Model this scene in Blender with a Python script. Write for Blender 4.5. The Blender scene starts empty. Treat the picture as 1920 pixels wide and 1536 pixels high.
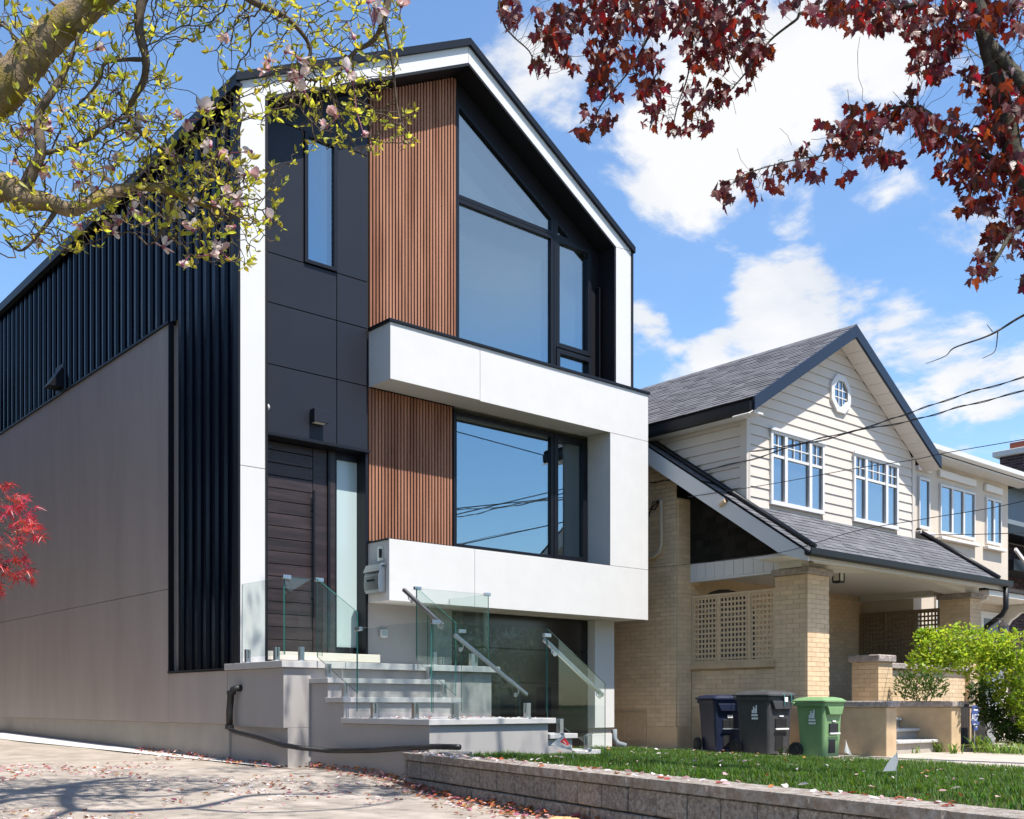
import bpy, bmesh, math, random
import numpy as np
from mathutils import Vector, Matrix, Euler

random.seed(11); RS = np.random.RandomState(11)
S = bpy.context.scene
COL = S.collection

# ------------------------------------------------------------------ camera
FOC, HOR, PCX = 1994.0, 1320.5, 960.0            # solved from the two vanishing points of the photo
sF, cF = 0.75587, 0.65472
CAM = np.array([-5.998, -12.003, 1.5])
cd = bpy.data.cameras.new('camera'); cam = bpy.data.objects.new('camera', cd); COL.objects.link(cam)
cam.location = CAM; cam.rotation_euler = (math.pi/2, 0, -math.atan2(cF, sF))
cd.sensor_width = 36; cd.lens = FOC/1920*36; cd.shift_y = (HOR-768)/1920
cd.clip_start = 0.1; cd.clip_end = 3000
S.camera = cam

def ray(px, py):
    a = (px-PCX)/FOC
    return np.array([a*sF+cF, -a*cF+sF, (HOR-py)/FOC])
def atd(px, py, d): return Vector(CAM+d*ray(px, py))
def onX(px, py, X):
    r = ray(px, py); return Vector(CAM+(X-CAM[0])/r[0]*r)
def onY(px, py, Y):
    r = ray(px, py); return Vector(CAM+(Y-CAM[1])/r[1]*r)
def onZ(px, py, Z):
    r = ray(px, py); return Vector(CAM+(Z-CAM[2])/r[2]*r)
def proj(p):
    v = np.asarray(p, float)-CAM
    fw = v[..., 0]*cF+v[..., 1]*sF; rt = v[..., 0]*sF-v[..., 1]*cF
    return PCX+FOC*rt/fw, HOR-FOC*v[..., 2]/fw, fw

# ------------------------------------------------------------------ world, sun, exposure
SUN_EL, SUN_AZ = math.radians(64.0), math.radians(0.8)   # azimuth measured from -Y towards +X
sdir = Vector((math.sin(SUN_AZ)*math.cos(SUN_EL), -math.cos(SUN_AZ)*math.cos(SUN_EL), math.sin(SUN_EL)))
W = bpy.data.worlds.new('World'); S.world = W; W.use_nodes = True
def build_world():
    nt = W.node_tree; N = nt.nodes; L = nt.links; N.clear()
    out = N.new('ShaderNodeOutputWorld'); mix = N.new('ShaderNodeMixShader')
    b1 = N.new('ShaderNodeBackground'); b2 = N.new('ShaderNodeBackground')
    sky = N.new('ShaderNodeTexSky'); sky.sky_type = 'NISHITA'; sky.sun_disc = False
    sky.sun_elevation = SUN_EL; sky.sun_rotation = math.atan2(sdir.x, sdir.y)
    sky.air_density = 1.0; sky.dust_density = 0.5; sky.ozone_density = 2.0
    hs = N.new('ShaderNodeHueSaturation'); hs.inputs['Saturation'].default_value = 1.22
    L.new(sky.outputs[0], hs.inputs['Color']); L.new(hs.outputs[0], b1.inputs[0]); b1.inputs[1].default_value = 0.148
    tc = N.new('ShaderNodeTexCoord')
    sep = N.new('ShaderNodeSeparateXYZ'); L.new(tc.outputs['Generated'], sep.inputs[0])
    def math_(op, a, b=None, c=None, clamp=False):
        m = N.new('ShaderNodeMath'); m.operation = op; m.use_clamp = clamp
        for i, x in enumerate((a, b, c)):
            if x is None: continue
            if isinstance(x, (int, float)): m.inputs[i].default_value = x
            else: L.new(x, m.inputs[i])
        return m.outputs[0]
    zz = math_('ADD', math_('MAXIMUM', sep.outputs[2], 0.0), 0.22)
    comb = N.new('ShaderNodeCombineXYZ')
    L.new(math_('DIVIDE', sep.outputs[0], zz), comb.inputs[0]); L.new(math_('DIVIDE', sep.outputs[1], zz), comb.inputs[1])
    n1 = N.new('ShaderNodeTexNoise'); L.new(comb.outputs[0], n1.inputs['Vector'])
    n1.inputs['Scale'].default_value = 4.6; n1.inputs['Detail'].default_value = 10; n1.inputs['Roughness'].default_value = 0.60
    n1.inputs['Distortion'].default_value = 0.25
    val = math_('MULTIPLY', math_('SUBTRACT', n1.outputs['Fac'], 0.52), 1.55)
    # where this day's clouds stand: directions in the sky with an angular size and a weight
    def blob(px, py, rad, w):
        nonlocal val
        d = ray(px, py); d = d/np.linalg.norm(d)
        dt = N.new('ShaderNodeVectorMath'); dt.operation = 'DOT_PRODUCT'
        L.new(tc.outputs['Generated'], dt.inputs[0]); dt.inputs[1].default_value = tuple(d)
        mr = N.new('ShaderNodeMapRange'); mr.interpolation_type = 'SMOOTHSTEP'
        L.new(dt.outputs['Value'], mr.inputs['Value'])
        mr.inputs['From Min'].default_value = math.cos(rad/FOC); mr.inputs['From Max'].default_value = 1.0
        mr.inputs['To Max'].default_value = w
        val = math_('ADD', val, mr.outputs[0])
    for b in [(1480, 170, 300, .24), (1180, 120, 230, .10), (1280, 270, 170, .13), (1700, 230, 200, .08), (1420, 60, 200, .10),
              (1390, 530, 80, .12), (1500, 555, 120, .14), (1560, 560, 170, .15), (1740, 580, 150, .11), (1230, 690, 150, .27), (1420, 660, 130, .22),
              (1260, 425, 110, .15), (1860, 680, 120, .16), (1800, 450, 90, .10), (1660, 820, 160, .10), (1490, 400, 60, .11), (1650, 340, 60, .10),
              (20, 520, 120, .12), (930, 60, 150, .07), (1840, 870, 160, .13), (1700, 700, 110, .10),
              (300, 120, 620, -.34), (1120, 590, 190, -.14), (1640, 420, 130, -.12), (1640, 690, 80, -.06), (1290, 540, 100, -.22), (1030, 330, 130, -.06), (1300, 590, 60, -.10)]:
        blob(*b)
    # clear sky towards the sun side behind the street (the windows mirror a clear blue)
    dt = N.new('ShaderNodeVectorMath'); dt.operation = 'DOT_PRODUCT'; L.new(tc.outputs['Generated'], dt.inputs[0]); dt.inputs[1].default_value = (0.3, -0.9, 0.3)
    mr = N.new('ShaderNodeMapRange'); mr.interpolation_type = 'SMOOTHSTEP'; L.new(dt.outputs['Value'], mr.inputs['Value'])
    mr.inputs['From Min'].default_value = -.2; mr.inputs['From Max'].default_value = .5; mr.inputs['To Max'].default_value = -.22
    val = math_('ADD', val, mr.outputs[0])
    ramp = N.new('ShaderNodeMapRange'); ramp.interpolation_type = 'SMOOTHSTEP'; L.new(val, ramp.inputs['Value'])
    ramp.inputs['From Min'].default_value = 0.01; ramp.inputs['From Max'].default_value = .24; ramp.inputs['To Max'].default_value = .96
    veil = N.new('ShaderNodeMapRange'); veil.interpolation_type = 'SMOOTHSTEP'; L.new(sep.outputs[1], veil.inputs['Value'])   # thin high haze over the northern half of the sky
    veil.inputs['From Min'].default_value = -.1; veil.inputs['From Max'].default_value = .5; veil.inputs['To Max'].default_value = .10
    fac = math_('MAXIMUM', ramp.outputs[0], math_('ADD', math_('MULTIPLY', ramp.outputs[0], .87), veil.outputs[0]))
    n2 = N.new('ShaderNodeTexNoise'); L.new(comb.outputs[0], n2.inputs['Vector']); n2.inputs['Scale'].default_value = 2.0; n2.inputs['Detail'].default_value = 5
    cr = N.new('ShaderNodeValToRGB'); L.new(math_('ADD', n2.outputs['Fac'], math_('MULTIPLY', val, .35)), cr.inputs[0])
    cr.color_ramp.elements[0].position = .38; cr.color_ramp.elements[0].color = (.70, .75, .84, 1)
    cr.color_ramp.elements[1].position = .66; cr.color_ramp.elements[1].color = (.97, .97, .97, 1)
    L.new(cr.outputs[0], b2.inputs[0]); b2.inputs[1].default_value = 0.62
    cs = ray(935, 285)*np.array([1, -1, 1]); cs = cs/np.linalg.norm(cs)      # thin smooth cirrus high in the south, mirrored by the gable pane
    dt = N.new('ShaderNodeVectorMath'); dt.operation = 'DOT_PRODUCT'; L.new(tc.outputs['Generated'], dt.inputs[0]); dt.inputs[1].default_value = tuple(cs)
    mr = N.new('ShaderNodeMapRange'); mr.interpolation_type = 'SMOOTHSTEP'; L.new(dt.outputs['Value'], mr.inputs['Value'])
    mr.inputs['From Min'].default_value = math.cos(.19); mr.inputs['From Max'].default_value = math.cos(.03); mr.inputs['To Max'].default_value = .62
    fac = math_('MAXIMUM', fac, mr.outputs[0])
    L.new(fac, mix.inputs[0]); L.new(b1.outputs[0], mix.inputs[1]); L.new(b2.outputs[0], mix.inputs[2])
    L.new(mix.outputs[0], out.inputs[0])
build_world()
sl = bpy.data.lights.new('sun', 'SUN'); so = bpy.data.objects.new('sun', sl); COL.objects.link(so)
sl.energy = 5.0; sl.angle = math.radians(0.55); sl.color = (1.0, 0.955, 0.88)
so.rotation_euler = (-sdir).to_track_quat('-Z', 'Y').to_euler(); so.location = (0, -20, 40)
S.view_settings.view_transform = 'Standard'; S.view_settings.look = 'None'
S.view_settings.exposure = 0.76; S.view_settings.gamma = 1; S.view_settings.use_curve_mapping = False
S.render.engine = 'CYCLES'
S.cycles.max_bounces = 10; S.cycles.transparent_max_bounces = 24; S.cycles.diffuse_bounces = 4
S.cycles.glossy_bounces = 5; S.cycles.transmission_bounces = 6
S.cycles.caustics_reflective = False; S.cycles.caustics_refractive = False

# ------------------------------------------------------------------ materials
def mat(name, base, rough=.6, spec=.5, metal=0., var=0., vscale=6., bump=0., bscale=80., coat=0., tint=0., alt=None, streak=None, detail=6):
    """base colour with its own blotchy variation, per-piece tint, fine bump"""
    m = bpy.data.materials.new(name); m.use_nodes = True
    nt = m.node_tree; N = nt.nodes; L = nt.links
    p = N['Principled BSDF']
    p.inputs['Roughness'].default_value = rough; p.inputs['Metallic'].default_value = metal
    p.inputs['Specular IOR Level'].default_value = spec
    p.inputs['Coat Weight'].default_value = coat; p.inputs['Coat Roughness'].default_value = .12
    tc = N.new('ShaderNodeTexCoord'); g = N.new('ShaderNodeNewGeometry')
    col = None
    rgb = N.new('ShaderNodeRGB'); rgb.outputs[0].default_value = (*base, 1); col = rgb.outputs[0]
    def noise(scale, det=detail, stretch=None):
        n = N.new('ShaderNodeTexNoise'); n.inputs['Scale'].default_value = scale; n.inputs['Detail'].default_value = det
        n.inputs['Roughness'].default_value = .6
        if stretch:
            mp = N.new('ShaderNodeMapping'); mp.inputs['Scale'].default_value = stretch
            L.new(g.outputs['Position'], mp.inputs[0]); L.new(mp.outputs[0], n.inputs['Vector'])
        else: L.new(g.outputs['Position'], n.inputs['Vector'])
        return n
    if alt is not None:
        n = noise(vscale, 7, streak); mr = N.new('ShaderNodeMapRange'); L.new(n.outputs['Fac'], mr.inputs[0])
        mr.inputs['From Min'].default_value = .42; mr.inputs['From Max'].default_value = .62
        mx = N.new('ShaderNodeMix'); mx.data_type = 'RGBA'; L.new(mr.outputs[0], mx.inputs[0]); L.new(col, mx.inputs[6]); mx.inputs[7].default_value = (*alt, 1)
        col = mx.outputs[2]
    hs = None
    if var or tint:
        hs = N.new('ShaderNodeHueSaturation'); L.new(col, hs.inputs['Color']); col = hs.outputs[0]
        v = None
        if var:
            n = noise(vscale*1.7, 6, streak); mr = N.new('ShaderNodeMapRange'); L.new(n.outputs['Fac'], mr.inputs[0])
            mr.inputs['From Min'].default_value = .25; mr.inputs['From Max'].default_value = .75
            mr.inputs['To Min'].default_value = 1-var; mr.inputs['To Max'].default_value = 1+var; v = mr.outputs[0]
        if tint:
            oi = N.new('ShaderNodeObjectInfo')
            ad = N.new('ShaderNodeMath'); ad.operation = 'ADD'; L.new(oi.outputs['Random'], ad.inputs[0]); L.new(g.outputs['Random Per Island'], ad.inputs[1])
            fr = N.new('ShaderNodeMath'); fr.operation = 'FRACT'; L.new(ad.outputs[0], fr.inputs[0])
            mr = N.new('ShaderNodeMapRange'); L.new(fr.outputs[0], mr.inputs[0]); mr.inputs['To Min'].default_value = 1-tint; mr.inputs['To Max'].default_value = 1+tint
            if v is None: v = mr.outputs[0]
            else:
                mm = N.new('ShaderNodeMath'); mm.operation = 'MULTIPLY'; L.new(v, mm.inputs[0]); L.new(mr.outputs[0], mm.inputs[1]); v = mm.outputs[0]
        L.new(v, hs.inputs['Value'])
    L.new(col, p.inputs['Base Color'])
    if bump:
        n = noise(bscale, 5, streak); b = N.new('ShaderNodeBump'); b.inputs['Strength'].default_value = bump; b.inputs['Distance'].default_value = .02
        L.new(n.outputs['Fac'], b.inputs['Height']); L.new(b.outputs[0], p.inputs['Normal'])
        if var:
            mr = N.new('ShaderNodeMapRange'); L.new(n.outputs['Fac'], mr.inputs[0]); mr.inputs['To Min'].default_value = max(0, rough-.1); mr.inputs['To Max'].default_value = min(1, rough+.1)
            L.new(mr.outputs[0], p.inputs['Roughness'])
    return m

def glassmat(name, refl, tint, rough=0.0, gcol=(1, 1, 1), power=5):
    """pane: clear part + mirror part that grows at grazing angles"""
    m = bpy.data.materials.new(name); m.use_nodes = True
    nt = m.node_tree; N = nt.nodes; L = nt.links; N.clear()
    out = N.new('ShaderNodeOutputMaterial'); mix = N.new('ShaderNodeMixShader')
    t = N.new('ShaderNodeBsdfTransparent'); t.inputs[0].default_value = (*tint, 1)
    gl = N.new('ShaderNodeBsdfAnisotropic') if False else N.new('ShaderNodeBsdfGlossy'); gl.inputs['Roughness'].default_value = rough; gl.inputs['Color'].default_value = (*gcol, 1)
    lw = N.new('ShaderNodeLayerWeight'); lw.inputs['Blend'].default_value = .5
    pw = N.new('ShaderNodeMath'); pw.operation = 'POWER'; L.new(lw.outputs['Facing'], pw.inputs[0]); pw.inputs[1].default_value = power
    mr = N.new('ShaderNodeMapRange'); L.new(pw.outputs[0], mr.inputs[0]); mr.inputs['To Min'].default_value = refl; mr.inputs['To Max'].default_value = 1.0
    L.new(mr.outputs[0], mix.inputs[0]); L.new(t.outputs[0], mix.inputs[1]); L.new(gl.outputs[0], mix.inputs[2]); L.new(mix.outputs[0], out.inputs[0])
    return m

def leafmat(name, base, trans, rough=.45, mixf=.45, tint=.35, hue=.02):
    m = bpy.data.materials.new(name); m.use_nodes = True
    nt = m.node_tree; N = nt.nodes; L = nt.links; p = N['Principled BSDF']; out = N['Material Output']
    g = N.new('ShaderNodeNewGeometry'); oi = N.new('ShaderNodeObjectInfo')
    ad = N.new('ShaderNodeMath'); ad.operation = 'ADD'; L.new(oi.outputs['Random'], ad.inputs[0]); L.new(g.outputs['Random Per Island'], ad.inputs[1])
    fr = N.new('ShaderNodeMath'); fr.operation = 'FRACT'; L.new(ad.outputs[0], fr.inputs[0])
    mr = N.new('ShaderNodeMapRange'); L.new(fr.outputs[0], mr.inputs[0]); mr.inputs['To Min'].default_value = 1-tint; mr.inputs['To Max'].default_value = 1+tint
    mh = N.new('ShaderNodeMapRange'); wn = N.new('ShaderNodeTexWhiteNoise'); wn.noise_dimensions = '1D'; L.new(fr.outputs[0], wn.inputs['W'])
    L.new(wn.outputs['Value'], mh.inputs[0]); mh.inputs['To Min'].default_value = .5-hue; mh.inputs['To Max'].default_value = .5+hue
    def hsv(c):
        h = N.new('ShaderNodeHueSaturation'); h.inputs['Color'].default_value = (*c, 1); L.new(mr.outputs[0], h.inputs['Value']); L.new(mh.outputs[0], h.inputs['Hue']); return h.outputs[0]
    L.new(hsv(base), p.inputs['Base Color']); p.inputs['Roughness'].default_value = rough
    t = N.new('ShaderNodeBsdfTranslucent'); L.new(hsv(trans), t.inputs[0])
    mx = N.new('ShaderNodeMixShader'); mx.inputs[0].default_value = mixf
    L.new(p.outputs[0], mx.inputs[1]); L.new(t.outputs[0], mx.inputs[2]); L.new(mx.outputs[0], out.inputs[0])
    return m

M = {}
M['white_stucco'] = mat('white_stucco', (.60, .585, .565), .85, .2, var=.03, vscale=2.2, bump=.12, bscale=160)
M['white_metal'] = mat('white_metal', (.60, .59, .575), .5, .4, var=.02, vscale=.8)
M['black_trim'] = mat('black_trim', (.007, .008, .012), .42, .28)
M['soffit_black'] = mat('soffit_black', (.006, .006, .008), .55, .3)
M['black_steel'] = mat('black_steel', (.001, .003, .011), .16, .2, var=.15, vscale=.6, bump=.02, bscale=3)
M['cladding'] = mat('cladding', (.0165, .0185, .027), .45, .25, var=.06, vscale=.5, bump=.015, bscale=2)
M['wood_slat'] = mat('wood_slat', (.37, .18, .115), .6, .04, var=.18, vscale=5, tint=.07, alt=(.25, .112, .07), streak=(1, 1, .08), bump=.1, bscale=30)
M['slat_back'] = mat('slat_back', (.012, .008, .007), .8)
M['door_wood'] = mat('door_wood', (.024, .016, .017), .42, .4, var=.3, vscale=9, tint=.18, alt=(.042, .028, .029), streak=(.12, .12, 1.6), bump=.12, bscale=40)
M['grey_stucco'] = mat('grey_stucco', (.44, .395, .37), .9, .1, var=.07, vscale=1.6, bump=.2, bscale=120, alt=(.41, .365, .342), streak=(1, 1, .16))
M['porch_stucco'] = mat('porch_stucco', (.375, .35, .335), .85, .2, var=.06, vscale=1.1, bump=.2, bscale=110)
M['base_concrete'] = mat('base_concrete', (.40, .37, .335), .9, .2, var=.1, vscale=1.3, bump=.25, bscale=70)
M['tread_stone'] = mat('tread_stone', (.47, .455, .44), .7, .35, var=.08, vscale=3, bump=.12, bscale=60)
M['cream_sill'] = mat('cream_sill', (.60, .55, .47), .7, .3, var=.04, vscale=3, bump=.08)
M['steel'] = mat('steel', (.62, .62, .63), .28, .5, metal=1.0, var=.05, vscale=9)
M['rail_steel'] = mat('rail_steel', (.42, .42, .43), .36, .5, metal=1.0)
M['house_glass'] = glassmat('house_glass', .30, (.62, .66, .66), 0, (.72, .86, .92), 2.4)
M['frosted'] = mat('frosted', (.42, .51, .51), .25, .5, coat=.3)
M['rail_glass'] = glassmat('rail_glass', .035, (.93, .965, .955), 0, (.9, 1, .97), 5)
M['glass_edge'] = mat('glass_edge', (.03, .16, .14), .1, .5)
M['beige_room'] = mat('beige_room', (.52, .48, .40), .9, .1, var=.03)
M['room_floor'] = mat('room_floor', (.22, .15, .10), .6)
M['garage'] = mat('garage', (.012, .011, .011), .16, .5)
M['pipe'] = mat('pipe', (.012, .012, .013), .45, .5, var=.2, vscale=20, bump=.3, bscale=90)
M['block'] = mat('block', (.33, .30, .275), .95, .1, var=.34, vscale=28, tint=.12, bump=1.0, bscale=60, alt=(.20, .175, .155))
M['cap_block'] = mat('cap_block', (.26, .215, .18), .95, .1, var=.3, vscale=13, tint=.08, bump=1.0, bscale=55, alt=(.36, .33, .30))
M['driveway'] = mat('driveway', (.37, .32, .275), .92, .15, var=.22, vscale=2.6, bump=.55, bscale=70, alt=(.29, .25, .21), detail=9)
M['pale_concrete'] = mat('pale_concrete', (.50, .49, .47), .9, .2, var=.08, vscale=2.5, bump=.2, bscale=60)
M['path_concrete'] = mat('path_concrete', (.40, .35, .30), .92, .2, var=.12, vscale=2, bump=.25, bscale=50)
M['soil'] = mat('soil', (.05, .055, .022), .95, .1, var=.4, vscale=6, bump=.8, bscale=30)
M['asphalt'] = mat('asphalt', (.055, .055, .056), .9, .2, var=.2, vscale=2, bump=.5, bscale=90)
M['grass'] = leafmat('grass', (.052, .110, .010), (.15, .27, .014), .6, .4, .62, .045)
M['ground'] = mat('ground', (.07, .09, .035), .95, .1, var=.3, vscale=.3)
M['tan_brick'] = mat('tan_brick', (.65, .475, .30), .75, .2, var=.10, vscale=2.2, tint=.075, bump=.12, bscale=45)
M['tan_mortar'] = mat('tan_mortar', (.52, .38, .24), .9, .1, var=.1)
M['tan_parge'] = mat('tan_parge', (.58, .42, .255), .85, .2, var=.10, vscale=2, bump=.3, bscale=35, alt=(.48, .345, .21))
M['stone_cap'] = mat('stone_cap', (.40, .34, .30), .95, .15, var=.3, vscale=9, bump=1.0, bscale=28, alt=(.29, .25, .235))
M['siding'] = mat('siding', (.57, .505, .44), .6, .3, var=.03, vscale=2, tint=.02)
M['cream_trim'] = mat('cream_trim', (.70, .64, .585), .5, .35)
M['white_trim'] = mat('white_trim', (.62, .60, .58), .45, .4, var=.02)
M['navy_fascia'] = mat('navy_fascia', (.016, .024, .045), .45, .3)
M['gutter_black'] = mat('gutter_black', (.008, .009, .011), .45, .3)
M['shingle'] = mat('shingle', (.135, .135, .145), .95, .15, var=.2, vscale=18, tint=.2, bump=.6, bscale=120)
M['dark_shingle'] = mat('dark_shingle', (.016, .014, .012), .9, .15, tint=.5, bump=.3)
M['porch_paint'] = mat('porch_paint', (.62, .585, .52), .6, .3, var=.03)
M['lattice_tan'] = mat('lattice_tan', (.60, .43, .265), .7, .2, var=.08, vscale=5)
M['lattice_shaded'] = mat('lattice_shaded', (.21, .15, .092), .7, .2, var=.08, vscale=5)  # lattice tan darkened: the backlit shade is put into the colour
M['win_glass'] = glassmat('win_glass', .22, (.68, .70, .72), 0, (.85, .93, 1.0), 2.5)
M['dark_room'] = mat('dark_room', (.06, .055, .05), .9)
M['curtain'] = mat('curtain', (.62, .60, .55), .9, .1)
M['stucco_cream'] = mat('stucco_cream', (.58, .50, .41), .9, .15, var=.05, vscale=2, bump=.3, bscale=60)
M['purple_brick'] = mat('purple_brick', (.055, .030, .034), .8, .25, tint=.45, bump=.4)
M['pale_mortar'] = mat('pale_mortar', (.36, .33, .32), .9, .1)
M['grey_siding'] = mat('grey_siding', (.19, .215, .235), .7, .2)
M['bin_grey'] = mat('bin_grey', (.055, .055, .058), .5, .4, var=.15, vscale=6)
M['bin_blue'] = mat('bin_blue', (.012, .018, .045), .45, .4, var=.12, vscale=6)
M['bin_green'] = mat('bin_green', (.165, .285, .125), .5, .4, var=.08, vscale=6)
M['bin_dark'] = mat('bin_dark', (.02, .02, .021), .6, .3)
M['rubber'] = mat('rubber', (.025, .025, .026), .8, .2)
M['print_white'] = mat('print_white', (.78, .78, .76), .6, .3)
M['flag_white'] = leafmat('flag_white', (.78, .77, .76), (.75, .74, .72), .6, .45, .02, .0)
M['flag_red'] = mat('flag_red', (.55, .03, .035), .6, .3)
M['sign_blue'] = mat('sign_blue', (.045, .075, .26), .5, .4)
M['mag_bark'] = mat('mag_bark', (.27, .195, .125), .9, .1, var=.38, vscale=6, alt=(.20, .155, .022), bump=1.0, bscale=55)
M['twig'] = mat('twig', (.105, .078, .055), .85, .2, var=.35, vscale=9)
M['maple_bark'] = mat('maple_bark', (.065, .055, .045), .9, .15, var=.3, vscale=9, bump=.8, bscale=40, alt=(.10, .09, .06))
M['mag_leaf'] = leafmat('mag_leaf', (.40, .38, .045), (.72, .66, .06), .5, .5, .35, .03)
M['petal_pink'] = leafmat('petal_pink', (.66, .42, .42), (.66, .40, .40), .6, .35, .22, .02)
M['petal_white'] = leafmat('petal_white', (.78, .70, .68), (.78, .66, .63), .6, .35, .10, .01)
M['petal_deep'] = leafmat('petal_deep', (.42, .13, .20), (.5, .14, .2), .6, .35, .2, .02)
M['maple_leaf'] = leafmat('maple_leaf', (.085, .014, .012), (.34, .030, .010), .42, .34, .6, .02)
M['jap_leaf'] = leafmat('jap_leaf', (.40, .024, .035), (.42, .015, .015), .42, .35, .45, .015)
M['shrub_leaf'] = leafmat('shrub_leaf', (.26, .36, .03), (.46, .56, .04), .45, .45, .4, .03)
M['shrub_dark'] = leafmat('shrub_dark', (.07, .12, .026), (.10, .17, .02), .5, .4, .4, .04)
M['weed_leaf'] = leafmat('weed_leaf', (.12, .21, .035), (.25, .36, .05), .5, .4, .35, .04)
M['litter_brown'] = leafmat('litter_brown', (.30, .125, .05), (.3, .12, .04), .7, .2, .5, .03)
M['litter_rust'] = leafmat('litter_rust', (.34, .10, .03), (.34, .1, .03), .7, .2, .4, .03)
M['paper'] = mat('paper', (.52, .32, .16), .8, .2, var=.2, vscale=14)
M['wire'] = mat('wire', (.02, .02, .022), .5, .4)
M['wire_pale'] = mat('wire_pale', (.30, .29, .28), .5, .4)
M['mail_steel'] = mat('mail_steel', (.32, .33, .34), .38, .5, metal=.9)
M['lens'] = mat('lens', (.7, .68, .62), .3)
M['planter'] = mat('planter', (.05, .042, .038), .8, .2, var=.2)
M['grey_stone'] = mat('grey_stone', (.30, .29, .285), .9, .2, var=.2, vscale=8, bump=.6)
M['conduit'] = mat('conduit', (.50, .41, .30), .6, .3)
M['red_pot'] = mat('red_pot', (.28, .07, .04), .8)
M['pole_wood'] = mat('pole_wood', (.10, .075, .055), .9, .2, var=.3, vscale=8, bump=.5)

# ------------------------------------------------------------------ mesh helpers
def org(p):
    o = Vector((0, 0, 0))
    while p is not None:
        o += p.location; p = p.parent
    return o
class MB:
    def __init__(s): s.v = []; s.f = []; s.m = []
    def add(s, vs, fs, mi=0):
        o = len(s.v); s.v += [tuple(v) for v in vs]; s.f += [tuple(i+o for i in f) for f in fs]; s.m += [mi]*len(fs); return s
    def box(s, x0, x1, y0, y1, z0, z1, mi=0):
        v = [(x, y, z) for z in (z0, z1) for y in (y0, y1) for x in (x0, x1)]
        return s.add(v, [(0, 2, 3, 1), (4, 5, 7, 6), (0, 1, 5, 4), (2, 6, 7, 3), (0, 4, 6, 2), (1, 3, 7, 5)], mi)
    def prism(s, poly, ax, a, b, mi=0, caps=True):
        n = len(poly)
        def P(p, t): return {'x': (t, p[0], p[1]), 'y': (p[0], t, p[1]), 'z': (p[0], p[1], t)}[ax]
        v = [P(p, a) for p in poly]+[P(p, b) for p in poly]
        f = [(i, (i+1) % n, n+(i+1) % n, n+i) for i in range(n)]
        if caps: f += [tuple(range(n))[::-1], tuple(range(n, 2*n))]
        return s.add(v, f, mi)
    def obox(s, c, ux, uy, uz, mi=0):
        """box from centre and three half-axis vectors"""
        c, ux, uy, uz = map(Vector, (c, ux, uy, uz)); v = [c+ux*i+uy*j+uz*k for k in (-1, 1) for j in (-1, 1) for i in (-1, 1)]
        return s.add(v, [(0, 2, 3, 1), (4, 5, 7, 6), (0, 1, 5, 4), (2, 6, 7, 3), (0, 4, 6, 2), (1, 3, 7, 5)], mi)
    def beam(s, p, q, w, h, up=(0, 0, 1), mi=0):
        p, q = Vector(p), Vector(q); d = q-p; up = Vector(up); sd = d.cross(up)
        sd = sd.normalized()*(w/2); u = sd.cross(d).normalized()*(h/2)
        return s.obox((p+q)/2, d/2, sd, u, mi)
    def tube(s, pts, rad, n=8, mi=0, cap=True):
        pts = [Vector(p) for p in pts]
        if not hasattr(rad, '__len__'): rad = [rad]*len(pts)
        v = []; ref = None
        for i, p in enumerate(pts):
            t = (pts[min(i+1, len(pts)-1)]-pts[max(i-1, 0)]).normalized()
            if ref is None: ref = t.orthogonal().normalized()
            ref = (ref-t*ref.dot(t)); ref = ref.normalized() if ref.length > 1e-6 else t.orthogonal().normalized()
            b = t.cross(ref)
            v += [p+(ref*math.cos(2*math.pi*k/n)+b*math.sin(2*math.pi*k/n))*rad[i] for k in range(n)]
        f = [(i*n+k, i*n+(k+1) % n, (i+1)*n+(k+1) % n, (i+1)*n+k) for i in range(len(pts)-1) for k in range(n)]
        if cap: f += [tuple(range(n))[::-1], tuple(range((len(pts)-1)*n, len(pts)*n))]
        return s.add(v, f, mi)
    def cyl(s, c, ax, r, h, n=16, mi=0):
        c = Vector(c); a = Vector({'x': (1, 0, 0), 'y': (0, 1, 0), 'z': (0, 0, 1)}[ax])*(h/2); return s.tube([c-a, c+a], r, n, mi)
    def quad(s, a, b, c, d, mi=0): return s.add([a, b, c, d], [(0, 1, 2, 3)], mi)
    def sphere(s, c, r, n=10, mi=0, sc=(1, 1, 1)):
        c = Vector(c); v = []; 
        for i in range(1, n):
            t = math.pi*i/n
            for k in range(2*n): a = math.pi*k/n; v.append(c+Vector((math.sin(t)*math.cos(a)*sc[0], math.sin(t)*math.sin(a)*sc[1], math.cos(t)*sc[2]))*r)
        m = 2*n; f = [(i*m+k, (i+1)*m+k, (i+1)*m+(k+1) % m, i*m+(k+1) % m) for i in range(n-2) for k in range(m)]
        v += [c+Vector((0, 0, r*sc[2])), c-Vector((0, 0, r*sc[2]))]; T, B = len(v)-2, len(v)-1
        f += [(T, k, (k+1) % m) for k in range(m)]+[(B, (n-2)*m+(k+1) % m, (n-2)*m+k) for k in range(m)]
        return s.add(v, f, mi)

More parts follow.
